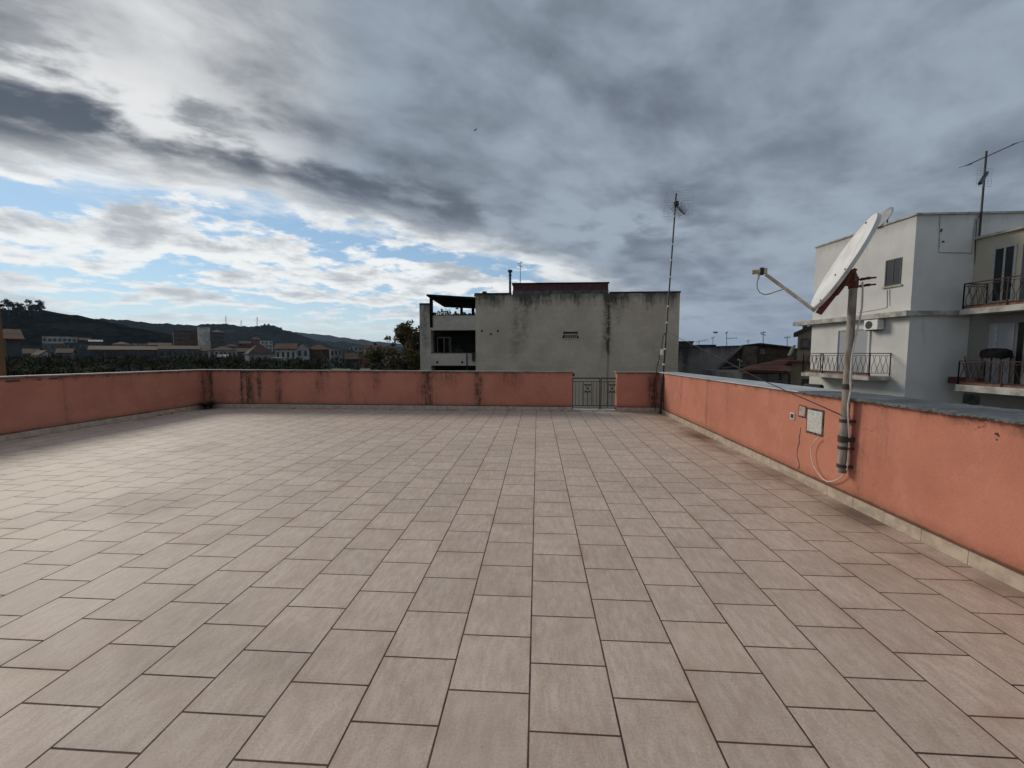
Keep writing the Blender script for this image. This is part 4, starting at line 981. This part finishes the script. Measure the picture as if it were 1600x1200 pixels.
# tree with autumn leaves left of the concrete block
c = at(632, 560, 39); tree('autumn tree with thinning yellow brown leaves left of the bare concrete block', c.x, c.y, at(622, 500, 39).z, 2.7, -3.2, M_FOL2, 9000, .17, None, seed=4)
c = at(655, 570, 41); tree('dense russet tree half hidden behind the left side of the concrete block', c.x, c.y, at(650, 514, 41).z, 2.8, -4.0, M_FOLR, 9000, .18, None, seed=9)
c = at(600, 575, 43); tree('lower dark tree filling the gap left of the autumn tree', c.x, c.y, at(600, 533, 43).z, 2.6, -4.5, M_FOL2, 6500, .18, None, seed=12)
# skyline trees on the near hill
for i, (px, py, Y, r, lab, n) in enumerate(((14, 467, 400, 6.5, 'round dense tree on the skyline of the dark hill, furthest left', 1500), (30, 472, 402, 5.0, 'smaller round tree on the hill skyline, second from the left', 900),
        (46, 466, 398, 3.6, 'sparse upright tree with gaps on the hill skyline', 420), (62, 468, 398, 4.4, 'leaning feathery tree where the hill skyline starts to drop', 650), (56, 476, 399, 4.5, 'low bushy tree under the leaning one on the hill skyline', 800))):
    g0 = at(px, 487, Y); tree(lab, g0.x, Y, at(px, py, Y).z, r, g0.z + 1.0, M_FOL1, n, .8, 'trees on the hill skyline', g0.z - 4, seed=30 + i)
hr = random.Random(3)
for i, (px, py, lab) in enumerate(((420, 507, 'small tree on the ridge just left of its steep end'), (428, 509, 'rounded tree at the steep end of the ridge'), (412, 506, 'tallest small tree beside the pylon on the ridge'), (436, 513, 'last tree where the dark ridge drops to the valley'))):
    g0 = at(px, 514, 1140); tree(lab, g0.x, 1140, at(px, py, 1140).z, 7, g0.z, M_FOL1, 260, 2.2, 'trees at the end of the ridge', g0.z - 6, seed=50 + i)
# pylons on the ridge
for px, py0, py1, lab in ((353, 509, 494, 'thin lattice mast on the ridge, leftmost and tall'), (377, 510, 501, 'short thin mast on the ridge between two taller ones'), (402, 511, 495, 'thin lattice mast on the ridge beside small trees')):
    a, b = at(px, py0, 1150), at(px, py1, 1150); o = root('lattice_mast', lab, 'mast', a, 'masts on the ridge')
    m = MB(); h_ = (b.z - a.z)
    for sx_, sy_ in ((-1, -1), (1, -1), (1, 1), (-1, 1)): m.tube([a + Vector((sx_ * 1.6, sy_ * 1.6, -2)), b + Vector((sx_ * .3, sy_ * .3, 0))], .22, 4)
    for i in range(8):
        f0, f1 = i / 8, (i + 1) / 8; w0, w1 = 1.6 - 1.3 * f0, 1.6 - 1.3 * f1; s_ = 1 if i % 2 else -1
        m.tube([a + Vector((-s_ * w0, -w0, h_ * f0)), a + Vector((s_ * w1, -w1, h_ * f1))], .12, 4)
    m.build('frame', M_IRON, o)
    m = MB()
    for f_ in (.72, .84, .95): m.tube([a + Vector((-3.2 + 2 * f_, 0, h_ * f_)), a + Vector((3.2 - 2 * f_, 0, h_ * f_))], .18, 4)
    m.build('crossarm', M_IRON, o)

# ------------------------------------------------------------------ town
def wallm(n, c): c = tuple(k * .72 for k in c); return plain(n, c, 0.9, 0.22, 0.5, col2=tuple(k * .62 for k in c), spec=.1)
TW = dict(white=wallm('town_white', (.33, .325, .31)), grey=wallm('town_grey', (.17, .168, .16)), cream=wallm('town_cream', (.27, .24, .19)), ochre=wallm('town_ochre', (.30, .17, .08)), brick=wallm('town_brick', (.15, .075, .05)),
          pink=wallm('town_pink', (.25, .12, .09)), teal=wallm('town_teal', (.08, .11, .11)), dull=wallm('town_dull', (.11, .10, .095)), brown=wallm('town_brown', (.12, .085, .065)), pale=wallm('town_pale', (.68, .64, .58)), bright=wallm('town_bright', (.52, .51, .48)))
def rooft(n, c):
    def fn(N, b, t):
        p = N.geo(); x, y, z = N.sep(p); f = (z / .16 + N.noise(p, 2, 3) * .4); f = f - f.floor()
        cc = N.mix(N.noise(p, .5, 6, .65).ss(.38, .68), c, tuple(k * .45 for k in c)); cc = N.mix(f.ss(0, .3) , N.scale(cc, .55), cc)
        setin(t, b.inputs['Base Color'], cc); b.inputs['Roughness'].default_value = .9; b.inputs['Specular IOR Level'].default_value = .15
    return mat(n, fn)
TR = dict(red=rooft('roof_tiles_red', (0.119, 0.048, 0.032)), brown=rooft('roof_tiles_brown', (0.084, 0.049, 0.035)), tan=rooft('roof_tiles_tan', (0.140, 0.091, 0.063)), flat=wallm('flat_roof', (.26, .26, .25)), pale=wallm('pale_sheet_roof', (.50, .50, .48)), dark=wallm('dark_roof', (.06, .055, .055)))
def house(label, pxL, pxR, py, Y, dep, wall, roof, kind='flat', rise=1.8, wins=(), rot=0.0, cat='house', name='house', group='houses of the valley town', chim=0, zb=GZ, eave=.35, wm=None, wsize=(.42, .55)):
    """wins: (rows, cols, z of lowest sill above/below eave, storey height)"""
    a, b = at(pxL, py, Y), at(pxR, py, Y); ze = a.z; cx = (a.x + b.x) / 2; az_ = math.atan2(cx, Y); w = (b.x - a.x) * math.cos(az_)
    M = Matrix.Translation((cx, Y, 0)) @ Matrix.Rotation(rot * .5 - az_, 4, 'Z')
    o = root(name, label, cat, (cx, Y, zb), group)
    hw = w / 2
    MB().box(-hw, hw, 0, dep, zb, ze, M).build('wall', TW[wall], o)
    rm_ = TR[roof]
    if kind == 'flat':
        m = MB().box(-hw - .12, hw + .12, -.12, dep + .12, ze + .003, ze + max(.22, w * .02), M)
    elif kind == 'gable':      # ridge parallel to the front
        pts = [(-hw - eave, -eave, ze), (hw + eave, -eave, ze), (hw + eave, dep / 2, ze + rise), (-hw - eave, dep / 2, ze + rise), (hw + eave, dep + eave, ze), (-hw - eave, dep + eave, ze)]
        vs = [M @ Vector((x, y, z + .004)) for x, y, z in pts] + [M @ Vector((x, y, z + .16)) for x, y, z in pts]
        m = MB().add(vs, [(6, 7, 8, 9), (9, 8, 10, 11), (0, 3, 2, 1), (3, 5, 4, 2), (0, 1, 7, 6), (5, 11, 10, 4), (0, 6, 9, 3), (3, 9, 11, 5), (1, 2, 8, 7), (2, 4, 10, 8)])
        g = MB()
        for s_ in (-1, 1): g.add([M @ Vector((s_ * (hw - .02), 0.01, ze)), M @ Vector((s_ * (hw - .02), dep - .01, ze)), M @ Vector((s_ * (hw - .02), dep / 2, ze + rise - .02)), M @ Vector((s_ * (hw - .22), 0.01, ze)), M @ Vector((s_ * (hw - .22), dep - .01, ze)), M @ Vector((s_ * (hw - .22), dep / 2, ze + rise - .02))], [(0, 1, 2), (5, 4, 3), (0, 2, 5, 3), (1, 4, 5, 2)])
        g.build('gable', TW[wall], o)
    elif kind == 'front':      # gable end faces the viewer
        pts = [(-hw - eave, -eave, ze), (0, -eave, ze + rise), (hw + eave, -eave, ze), (-hw - eave, dep + eave, ze), (0, dep + eave, ze + rise), (hw + eave, dep + eave, ze)]
        vs = [M @ Vector((x, y, z + .004)) for x, y, z in pts] + [M @ Vector((x, y, z + .18)) for x, y, z in pts]
        m = MB().add(vs, [(6, 7, 10, 9), (7, 8, 11, 10), (0, 3, 4, 1), (1, 4, 5, 2), (0, 1, 7, 6), (1, 2, 8, 7), (3, 9, 10, 4), (4, 10, 11, 5), (0, 6, 9, 3), (2, 5, 11, 8)])
        MB().add([M @ Vector((-hw, .01, ze)), M @ Vector((hw, .01, ze)), M @ Vector((0, .01, ze + rise - .02)), M @ Vector((-hw, .21, ze)), M @ Vector((hw, .21, ze)), M @ Vector((0, .21, ze + rise - .02))], [(0, 1, 2), (5, 4, 3), (0, 2, 5, 3), (1, 4, 5, 2)]).build('gable', TW[wall], o)
    elif kind == 'hip':
        e = eave; q = min(hw, dep / 2) * .85
        pts = [(-hw - e, -e, ze), (hw + e, -e, ze), (hw + e, dep + e, ze), (-hw - e, dep + e, ze), (-hw + q, dep / 2, ze + rise), (hw - q, dep / 2, ze + rise)]
        m = MB().add([M @ Vector((x, y, z + .004)) for x, y, z in pts], [(0, 1, 5, 4), (1, 2, 5), (2, 3, 4, 5), (3, 0, 4), (3, 2, 1, 0)])
    ro = m.build('roof', rm_, o)
    for i in range(chim):
        x = hw * (.5 - .9 * i); MB().box(x - .3, x + .3, dep * .55, dep * .55 + .6, ze + .05, ze + rise + .9, M).build('chimney', TW['dull'], ro)
    for rows, cols, drop, sh in wins:
        for r_ in range(rows):
            for k in range(cols):
                x = -hw + w * (k + .5) / cols; ww = w / cols * wsize[0] / 2; z0_ = ze - drop - r_ * sh; hh = sh * wsize[1]
                wi = MB().box(x - ww, x + ww, -.03, .10, z0_ - hh, z0_, M).build('window', wm or M_GLASS, o)
                if Y < 130: MB().box(x - ww - .08, x + ww + .08, -.09, -.031, z0_ - hh - .09, z0_ - hh, M).build('sill', TW['dull'], wi)
    return o
# left edge, close by
K = at(8, 560, 16); zo = at(8, 476, 16).z; Mo = Matrix.Translation((K.x, K.y, 0)) @ Matrix.Rotation(1.0, 4, 'Z')
oh = root('house', 'ochre house corner standing at the left edge beyond the left parapet', 'house', (K.x, K.y, GZ))
MB().box(-9, 0, 0, 9, GZ, zo, Mo).build('wall', TW['ochre'], oh)
MB().add([Mo @ Vector(v) for v in ((-9.2, -.12, zo + .005), (.1, -.12, zo + .005), (.1, 9.2, zo + .005), (-9.2, 9.2, zo + .005), (-4.5, 4.5, zo + 1.5))], [(0, 1, 4), (1, 2, 4), (2, 3, 4), (3, 0, 4), (3, 2, 1, 0)]).build('roof', TR['red'], oh)
house('dim house with red eaves and dark porch just right of the ochre corner', 9, 33, 531, 58, 9, 'dull', 'red', 'gable', 1.6, [(1, 1, .9, 2.6)], 0.12, wsize=(.8, .75))
# behind the cane field, from left to right
house('long white flat block with a window band at the foot of the dark hill', 66, 120, 526.5, 230, 14, 'bright', 'flat', 'flat', 0, [(1, 7, 1.0, 3.2)], -0.10, wsize=(.72, .55))
house('grey annexe in front of the long white flat block', 66, 106, 537, 200, 10, 'grey', 'flat', 'flat', 0, [(1, 4, 1.0, 3.0)], -0.05)
house('dull teal shed with pale doors right of the grey annexe', 101, 140, 536, 190, 10, 'teal', 'dark', 'flat', 0, [(1, 4, .9, 3.2)], .05, wm=TW['grey'])
house('low red roofed house under the dark hill behind the teal shed', 124, 141, 532, 240, 9, 'brown', 'red', 'gable', 1.6)
house('low hall with pale sheet roof beside the red roofed house', 139, 160, 534, 235, 14, 'dull', 'pale', 'gable', 1.2)
house('white gabled cottage among shrubs at the left of the cane field', 62, 84, 556, 110, 9, 'bright', 'tan', 'front', 1.4, [(1, 2, .8, 2.4)], .35)
house('small tan roofed cottage left of the white gabled cottage', 36, 62, 553, 120, 8, 'dull', 'tan', 'gable', 1.5, [(1, 2, .7, 2.2)], .1)
house('grey cottage with pale gable right of the white gabled cottage', 88, 112, 552, 125, 9, 'grey', 'brown', 'gable', 1.4, [(1, 2, .7, 2.2)], -.2)
house('long low brown warehouse with a dark open front and straight grey roof edge', 141, 247, 547, 150, 16, 'dull', 'tan', 'gable', 1.5, [(1, 9, .5, 3.0)], -.02, cat='warehouse', name='warehouse', wsize=(.82, .7))
house('long low warehouse continuing to the right with pale front strip', 248, 312, 546, 152, 15, 'grey', 'brown', 'gable', 1.4, [(1, 6, .6, 3.0)], -.02, cat='warehouse', name='warehouse', wsize=(.8, .6))
house('pale villa with small dark windows behind the long warehouse', 176, 205, 538, 205, 10, 'cream', 'tan', 'hip', 1.4, [(1, 4, .8, 2.8)], .08)
house('white villa with flat roof behind the warehouses, left of the brick block', 206, 232, 537, 210, 10, 'white', 'flat', 'flat', 0, [(1, 4, .8, 2.8)], -.05)
house('low red roofed row between the white villa and the brick block', 233, 268, 540, 205, 10, 'dull', 'red', 'gable', 1.4, [(1, 5, .7, 2.6)], 0)
house('dark brick apartment block with balconies left of the tall pale tower', 271, 308, 517.5, 260, 14, 'brick', 'dark', 'flat', 0, [(4, 4, .9, 2.9)], .10, cat='apartment block', name='apartment_block', wsize=(.7, .5))
house('tall pale apartment tower with blank white side rising above the town', 309, 328, 511, 240, 14, 'pale', 'flat', 'flat', 0, [], .05, cat='apartment block', name='apartment_block')
house('shaded balcony wing attached right of the tall pale tower', 328.5, 350, 519, 243, 12, 'brown', 'red', 'hip', 1.5, [(5, 3, 1.0, 3.0)], .05, cat='apartment block', name='apartment_block', wsize=(.75, .6))
house('white long house with hipped brown roof, below the tower', 328, 369, 547, 150, 10, 'white', 'brown', 'hip', 1.5, [(1, 6, .8, 2.8)], -.06)
house('cream house tucked left of the white long house below the tower', 300, 326, 549, 158, 9, 'cream', 'tan', 'gable', 1.5, [(1, 3, .8, 2.6)], .1)
house('pale roofed shed in the cane field below the white long house', 342, 356, 559, 95, 6, 'grey', 'pale', 'gable', .6)
house('reddish house on the rise right of the tower, first from the left', 352, 372, 541, 300, 10, 'pink', 'red', 'hip', 1.8, [(2, 3, .8, 2.8)], .1)
house('reddish house on the rise with brown walls, below the masts', 374, 392, 537, 320, 11, 'brown', 'red', 'gable', 2, [(2, 3, .8, 2.8)], -.1)
house('tallest reddish house on the rise under the ridge', 392, 408, 530, 340, 12, 'pink', 'red', 'hip', 1.8, [(3, 3, .8, 2.8)], 0)
house('flat white house on the rise right of the reddish ones', 407, 426, 532.5, 330, 11, 'bright', 'flat', 'flat', 0, [(3, 3, .8, 2.8)], .1)
house('tan house low on the rise beneath the flat white house', 371, 394, 550, 190, 10, 'dull', 'tan', 'gable', 1.7, [(1, 3, .8, 2.6)], .15)
house('large brown roofed villa with white corner among the trees', 389, 430, 553, 130, 12, 'white', 'brown', 'hip', 3.2, [(1, 4, 1.0, 2.7)], .25)
house('white stepped villa with arched terraces and red roof', 430, 462, 546, 118, 10, 'bright', 'red', 'gable', 1.7, [(2, 4, .8, 2.7)], -.2)
house('second white villa with red roof beside the stepped villa', 463, 482, 544, 124, 9, 'bright', 'red', 'front', 1.5, [(2, 2, .8, 2.7)], -.1)
house('small white gatehouse in front of the stepped villa', 424, 441, 560, 96, 6, 'white', 'pale', 'flat', 0, [(1, 2, .6, 2.4)], -.1)
house('broad dark brick house with red roof right of the white villas', 480, 515, 546, 132, 11, 'brick', 'red', 'hip', 1.6, [(2, 4, .8, 2.8)], 0)
house('white flat house right of the dark brick house', 516, 534, 545, 150, 10, 'white', 'flat', 'flat', 0, [(2, 3, .8, 2.8)], .1)
house('grey house with small windows between white flat houses', 534, 552, 548, 165, 10, 'grey', 'dark', 'flat', 0, [(2, 3, .8, 2.8)], -.1)
house('far white house with flat roof peeping over the grey house', 546, 566, 541, 260, 11, 'white', 'flat', 'flat', 0, [(2, 3, .8, 3)], 0)
house('pink house with one dark window in front of the far white houses', 560, 576, 555, 92, 8, 'pink', 'tan', 'flat', 0, [(1, 2, .9, 2.6)], .0)
house('narrow white house right of the pink house, left of the autumn tree', 576.5, 588, 551, 96, 8, 'white', 'flat', 'flat', 0, [(2, 2, .8, 2.6)], 0)
house('brown roofed cottage below the grey house', 541, 561, 562, 100, 8, 'dull', 'brown', 'gable', 1.4, [(1, 2, .8, 2.4)], .1)
house('far orange roofed house behind the autumn tree', 570, 600, 545, 200, 10, 'cream', 'red', 'gable', 1.8, [(2, 4, .8, 2.8)], .1)
# trees in front of the houses
tr_ = random.Random(21)
specs = [(70, 560, 92, 2.6, 'rounded shrub in front of the white gabled cottage', M_FOL1), (90, 558, 95, 3.0, 'dark bushy tree right of the white gabled cottage', M_FOL1), (376, 562, 110, 3.2, 'dark tree left of the large brown roofed villa', M_FOL1), (402, 560, 100, 3.6, 'broad dark tree in front of the large brown roofed villa', M_FOL1),
         (418, 566, 88, 2.6, 'low dark tree beside the small white gatehouse', M_FOL1), (448, 561, 86, 3.2, 'dark tree under the stepped villa', M_FOL1), (464, 560, 88, 2.8, 'dense dark tree between the two white villas', M_FOL1), (480, 566, 80, 2.8, 'low dark tree under the second white villa', M_FOL3),
         (500, 559, 92, 2.2, 'small olive green tree in front of the dark brick house', M_FOL3), (522, 553, 104, 3.6, 'tall dark tree right of the dark brick house', M_FOL1), (536, 562, 84, 3.0, 'dark tree in front of the brown roofed cottage', M_FOL1), (552, 568, 76, 2.6, 'low tree left of the pink house', M_FOL3), (592, 556, 66, 2.8, 'dark tree right of the narrow white house', M_FOL1),
         (515, 540, 240, 5, 'tree standing behind the white flat house', M_FOL1), (560, 545, 190, 4, 'dark tree crown behind the far white house', M_FOL1), (508, 570, 70, 2.6, 'low dark bushy tree under the dark brick house', M_FOL1)]
for i, (px, py, Y, r, lab, fm_) in enumerate(specs):
    t_ = at(px, py, Y); tree(lab, t_.x, Y, t_.z, r, t_.z - r * 1.9, fm_, 900, .28, 'trees between the town and the terrace', seed=100 + i)
# cane field below the left parapet
M_CANE = plain('cane_leaf', (0.034, 0.038, 0.018), 0.95, 0.6, 0.35, col2=(0.008, 0.010, 0.006), spec=.1)
cr_ = random.Random(5); m = MB()
for i in range(19000):
    Y = 30 * (78 / 30) ** cr_.random(); px = cr_.uniform(-60, 500 if Y > 55 else 470)
    ptop = 551 + (10 if Y < 45 else 3) + 8 * mnoise.noise(Vector((px * .035, Y * .07, 0))) + 4 * mnoise.noise(Vector((px * .12, Y * .2, 3))) + cr_.uniform(0, 8) + (4 if px > 380 else 0) + max(0, 55 - Y) * .35
    t_ = at(px, ptop, Y); a = cr_.uniform(0, 2 * math.pi); L = cr_.uniform(1.2, 2.8); w = cr_.uniform(.03, .075); d = Vector((math.cos(a), math.sin(a), 0)); pz = Vector((-d.y, d.x, 0)) * w
    base = t_ + Vector((0, 0, -L)); mid = t_ + d * .12 + Vector((0, 0, -L * .25)); tip = t_ + d * cr_.uniform(.35, .9) + Vector((0, 0, -cr_.uniform(0, .5)))
    m.add([base - pz, base + pz, mid + pz * .9, mid - pz * .9, tip], [(0, 1, 2, 3), (3, 2, 4)])
cf = m.build('cane_field', M_CANE); tag(cf, 'dark green mass of cane leaves below and beyond the left parapet', 'cane field', kind='stuff')
struct(MB().prism([(-110, 26), (-16, 26), (-26, 82), (-190, 82)], GZ, [-2.6, -2.6, -1.4, -1.4]).build('bank', M_GROUND))

# ------------------------------------------------------------------ roofs to the right of the concrete block
def blk(m, pxL, pxR, pyT, Y, dep, zb=GZ): 
    a, b = at(pxL, pyT, Y), at(pxR, pyT, Y); return m.box(a.x, b.x, Y, Y + dep, zb, a.z)
r = root('concrete_building', 'low mould streaked concrete building right of the bare concrete block', 'building', (at(1100, 560, 46).x, 46, GZ), 'roofs right of the concrete block')
a, b = at(1056, 544, 46), at(1163, 541, 46)
MB().prism([(a.x, 46), (b.x, 46), (b.x, 54), (a.x, 54)], GZ, [a.z, b.z, b.z, a.z]).build('wall', M_CONC_D, r)
blk(MB(), 1060, 1083, 535, 46.3, 4, 1.5).build('roof_box', M_CONC_D, r); blk(MB(), 1057, 1085, 533, 46.2, 4.2, at(1060, 535, 46.2).z + .003).build('roof_box_cap', M_DARK, r)
blk(MB(), 1093, 1119, 538.5, 46.4, 5, 1.5).build('roof_box', M_DARK, r)
m = MB(); m.bar((a.x, 45.97, a.z + .05), (b.x, 45.97, b.z + .05), .12, .10); m.build('roof_edge', M_DARK, r)
r = root('stone_house', 'dark old stone house with a sloping gable edge behind the red roofed house', 'house', (at(1180, 560, 40).x, 40, GZ), 'roofs right of the concrete block')
p0, p1, p2, p3 = at(1112, 588, 40), at(1160, 541, 40), at(1186, 538, 40), at(1238, 544, 40); p4 = at(1240, 600, 40)
def vert_slab(m, pts, d):
    n = len(pts); vs = list(pts) + [p + Vector((0, d, 0)) for p in pts]; return m.add(vs, [tuple(range(n)), tuple(range(2 * n - 1, n - 1, -1))] + [(i, n + i, n + (i + 1) % n, (i + 1) % n) for i in range(n)])
M_STONE2 = plain('old_stone', (0.105, 0.082, 0.06), .95, .5, 1.6, bump=.5, col2=(.045, .034, .026)); M_BRICKD = plain('dark_brickwork', (0.075, 0.045, 0.032), .95, .5, 2.5, col2=(.03, .02, .016))
vert_slab(MB(), [Vector((p0.x, 40, GZ)), Vector((p4.x, 40, GZ)), Vector((p3.x, 40, p3.z)), Vector((p2.x, 40, p2.z)), Vector((p1.x, 40, p1.z)), Vector((p0.x, 40, p0.z))], .5).build('wall', M_BRICKD, r)
blk(MB(), 1161, 1184, 541, 39.6, .35).build('stone_panel', M_STONE2, r)
vt2 = at(1187, 545, 39.9); MB().box(vt2.x, vt2.x + .5, 39.95, 40.05, at(1187, 553, 39.9).z, vt2.z).build('window', M_CONC_D, r)
m = MB(); 
for u, w in ((p0, p1), (p1, p2), (p2, p3)): m.bar(Vector((u.x, 39.9, u.z + .05)), Vector((w.x, 39.9, w.z + .05)), .45, .14)
m.build('roof_edge', M_DARK, r)
m = MB().bar(at(1128, 575, 39.5), at(1162, 571, 39.5), .5, .10); m.build('lower_eave', M_CLADD, r)
# red roofed house
r = root('red_roofed_house', 'small white house with brown red pitched roof and two dark windows behind the right parapet', 'house', (at(1200, 590, 25).x, 25, GZ), 'roofs right of the concrete block')
a, b = at(1160, 583, 25), at(1232, 583, 25); 
MB().prism([(a.x, 25), (b.x, 25), (b.x, 31), (a.x, 31)], GZ, [a.z - .02, a.z - .02, a.z - .02, a.z - .02]).build('wall', TW['grey'], r)
e0, e1, e2, e3 = at(1156, 577, 24.6), at(1236, 580, 24.6), at(1240, 557, 30), at(1168, 572, 30)
m = MB(); pts = [e0, e1, e2, e3]; m.add(pts + [p - Vector((0, 0, .14)) for p in pts], [(0, 1, 2, 3), (7, 6, 5, 4), (0, 4, 5, 1), (1, 5, 6, 2), (2, 6, 7, 3), (3, 7, 4, 0)]); m.build('roof', TR['red'], r)
for p_, q_ in ((1171, 1189), (1200, 1220)):
    u, w = at(p_, 584, 25), at(q_, 594, 25); wi = MB().box(u.x, w.x, 24.97, 25.1, w.z, u.z).build('window', M_GLASS, r)
    MB().box(u.x - .12, w.x + .12, 24.9, 24.968, w.z - .1, w.z - .003).build('sill', TW['grey'], wi)
c = at(1235, 583, 24.5); MB().tube([at(1226, 579, 24.55), at(1232, 582, 24.5), at(1234.5, 587, 24.5), Vector((c.x, c.y, -3))], .05, 8).build('downpipe', M_BLACK, r)
c = at(1156, 564, 28); MB().tube([(c.x, c.y, c.z - 1.2), (c.x, c.y, c.z)], .03, 6).tube([c + Vector((-.12, 0, .1)), c + Vector((.12, 0, -.06))], .07, 8).build('roof_lamp', TW['white'], r)
# tan house with dark eaves
r = root('tan_house', 'tan house with dark sloping eaves squeezed against the far end of the white house', 'house', (at(1255, 560, 28).x, 28, GZ), 'roofs right of the concrete block')
a, b = at(1247, 520, 28), at(1282, 508, 28)
MB().prism([(a.x, 28), (b.x, 28), (b.x * 36 / 28, 36), (a.x * 36 / 28, 36)], GZ, [a.z, b.z, b.z, a.z]).build('wall', TW['cream'], r)
e0, e1 = at(1240, 520, 27.4), at(1285, 500, 27.4); m = MB(); pts = [e0, e1, e1 + Vector((5.6, 8, .4)), e0 + Vector((5.6, 8, .4))]; m.add(pts + [p - Vector((0, 0, .28)) for p in pts], [(0, 1, 2, 3), (7, 6, 5, 4), (0, 4, 5, 1), (1, 5, 6, 2), (2, 6, 7, 3), (3, 7, 4, 0)]); m.build('roof', TR['dark'], r)
u, w = at(1252, 529, 27.98), at(1272, 543, 27.98); wi = MB().box(u.x, w.x, 27.93, 28.1, w.z, u.z).build('window', M_CLADD, r); MB().box(u.x - .1, w.x + .1, 27.86, 27.928, w.z - .12, w.z - .003).build('sill', M_DARK, wi)
c = at(1258, 505, 29); MB().tube([(c.x, c.y, c.z - 1), (c.x, c.y, c.z)], .14, 8).build('chimney', M_DARK, r)
m = MB(); u, w = at(1232, 566, 27), at(1262, 569, 27); m.box(u.x, w.x + .6, 26.7, 27.98, GZ, u.z - .1); m.build('lower_wall', TW['cream'], r)
m = MB(); m.box(u.x - .4, w.x + .6, 26.4, 27.98, u.z - .09, u.z + .10); m.build('lower_roof', TR['red'], r)
u, w = at(1253, 592, 26.7), at(1264, 603, 26.7); MB().box(u.x, w.x, 26.66, 26.8, w.z, u.z).build('window', M_DARK, r)
u, w = at(1255, 582, 26.7), at(1265, 586, 26.7); MB().box(u.x, w.x, 26.66, 26.8, w.z, u.z).build('vent', M_DARK, r)
pts = [at(1242, 540, 27.2), at(1238, 545, 27.2), at(1235, 552, 27.2), at(1232, 556, 27.2)]; MB().tube(pts, .09, 8).build('flue', TW['white'], r, True)
# far row of roofs closing the view
house('far low grey roofscape block between the concrete buildings, left part', 1085, 1130, 543.5, 75, 9, 'grey', 'dark', 'flat', 0, group='roofs right of the concrete block')
house('far low brown roofscape block behind the stone house', 1180, 1262, 546, 80, 9, 'dull', 'dark', 'flat', 0, group='roofs right of the concrete block')
aerial(1092, 541, 533, 58, 'low aerial with a long horizontal boom, nearest the bare concrete block', [(.95, 1.0, .15, .5)], .035)
aerial(1114, 540, 527, 62, 'short pale aerial with tiny head left of the tall crossed aerial', [(.95, .35, .4, 0)], .035)
aerial(1135.5, 541, 519, 60, 'tall crossed aerial above the sloping gable', [(.97, .25, .5, 0), (.55, 1.0, .05, .8)], .04)
aerial(1169, 539, 532, 70, 'smallest aerial on the dark roof line', [(.9, .35, .2, 0)], .04)
aerial(1192.5, 540, 517, 55, 'tall straight aerial over the stone house', [(.88, .45, .1, 0), (.75, .3, 2.8, 0)], .04)
aerial(1230, 543, 526, 55, 'aerial with a T shaped head left of the tan house', [(.93, .5, .1, 0)], .04)
# bird passing over the roofs
c = at(1118, 520, 70); bd = MB(); bd.tube([c + Vector((-.35, 0, 0)), c, c + Vector((.3, 0, .03)), c + Vector((.42, 0, .05))], [.03, .10, .09, .02], 8)
for s_ in (-1, 1): bd.add([c + Vector((-.12, 0, .05)), c + Vector((.16, 0, .05)), c + Vector((.05, s_ * .45, .26)), c + Vector((-.16, s_ * .75, .12)), c + Vector((-.12, 0, .03)), c + Vector((.16, 0, .03)), c + Vector((.05, s_ * .45, .24)), c + Vector((-.16, s_ * .75, .10))], [(0, 1, 2, 3), (7, 6, 5, 4), (0, 4, 5, 1), (1, 5, 6, 2), (2, 6, 7, 3), (3, 7, 4, 0)])
tag(bd.build('bird', M_BLACK, None, origin=c), 'dark bird flying above the roofs right of the concrete block', 'bird')
c = at(743, 203, 90); bd = MB().tube([c + Vector((-.3, 0, -.3)), c, c + Vector((.2, 0, .35))], [.03, .11, .02], 8)
for s_ in (-1, 1): bd.add([c + Vector((-.1, 0, .05)), c + Vector((.12, 0, .05)), c + Vector((s_ * .5, .1, .3)), c + Vector((-.1, 0, .02)), c + Vector((.12, 0, .02)), c + Vector((s_ * .5, .1, .27))], [(0, 1, 2), (5, 4, 3), (0, 3, 4, 1), (1, 4, 5, 2), (2, 5, 3, 0)])
tag(bd.build('bird', M_BLACK, None, origin=c), 'tiny bird high in the grey overcast sky', 'bird')
# ------------------------------------------------------------------ air
def haze_fn(N, b, t):
    t.nodes.remove(b); v = N.n('ShaderNodeVolumePrincipled'); v.inputs['Density'].default_value = HAZE_DENSITY
    v.inputs['Color'].default_value = (0.55, 0.74, 1.0, 1); v.inputs['Anisotropy'].default_value = 0.1
    t.links.new(v.outputs[0], t.nodes['Material Output'].inputs['Volume'])
HAZE_DENSITY = 0.00006
hz = MB().box(-9500, 9500, -700, 9500, GZ - 4.2, 260).build('haze', mat('haze', haze_fn)); hz['kind'] = 'stuff'
hz['label'] = 'thin bluish air haze lying over the valley and far hills'; hz['category'] = 'haze'
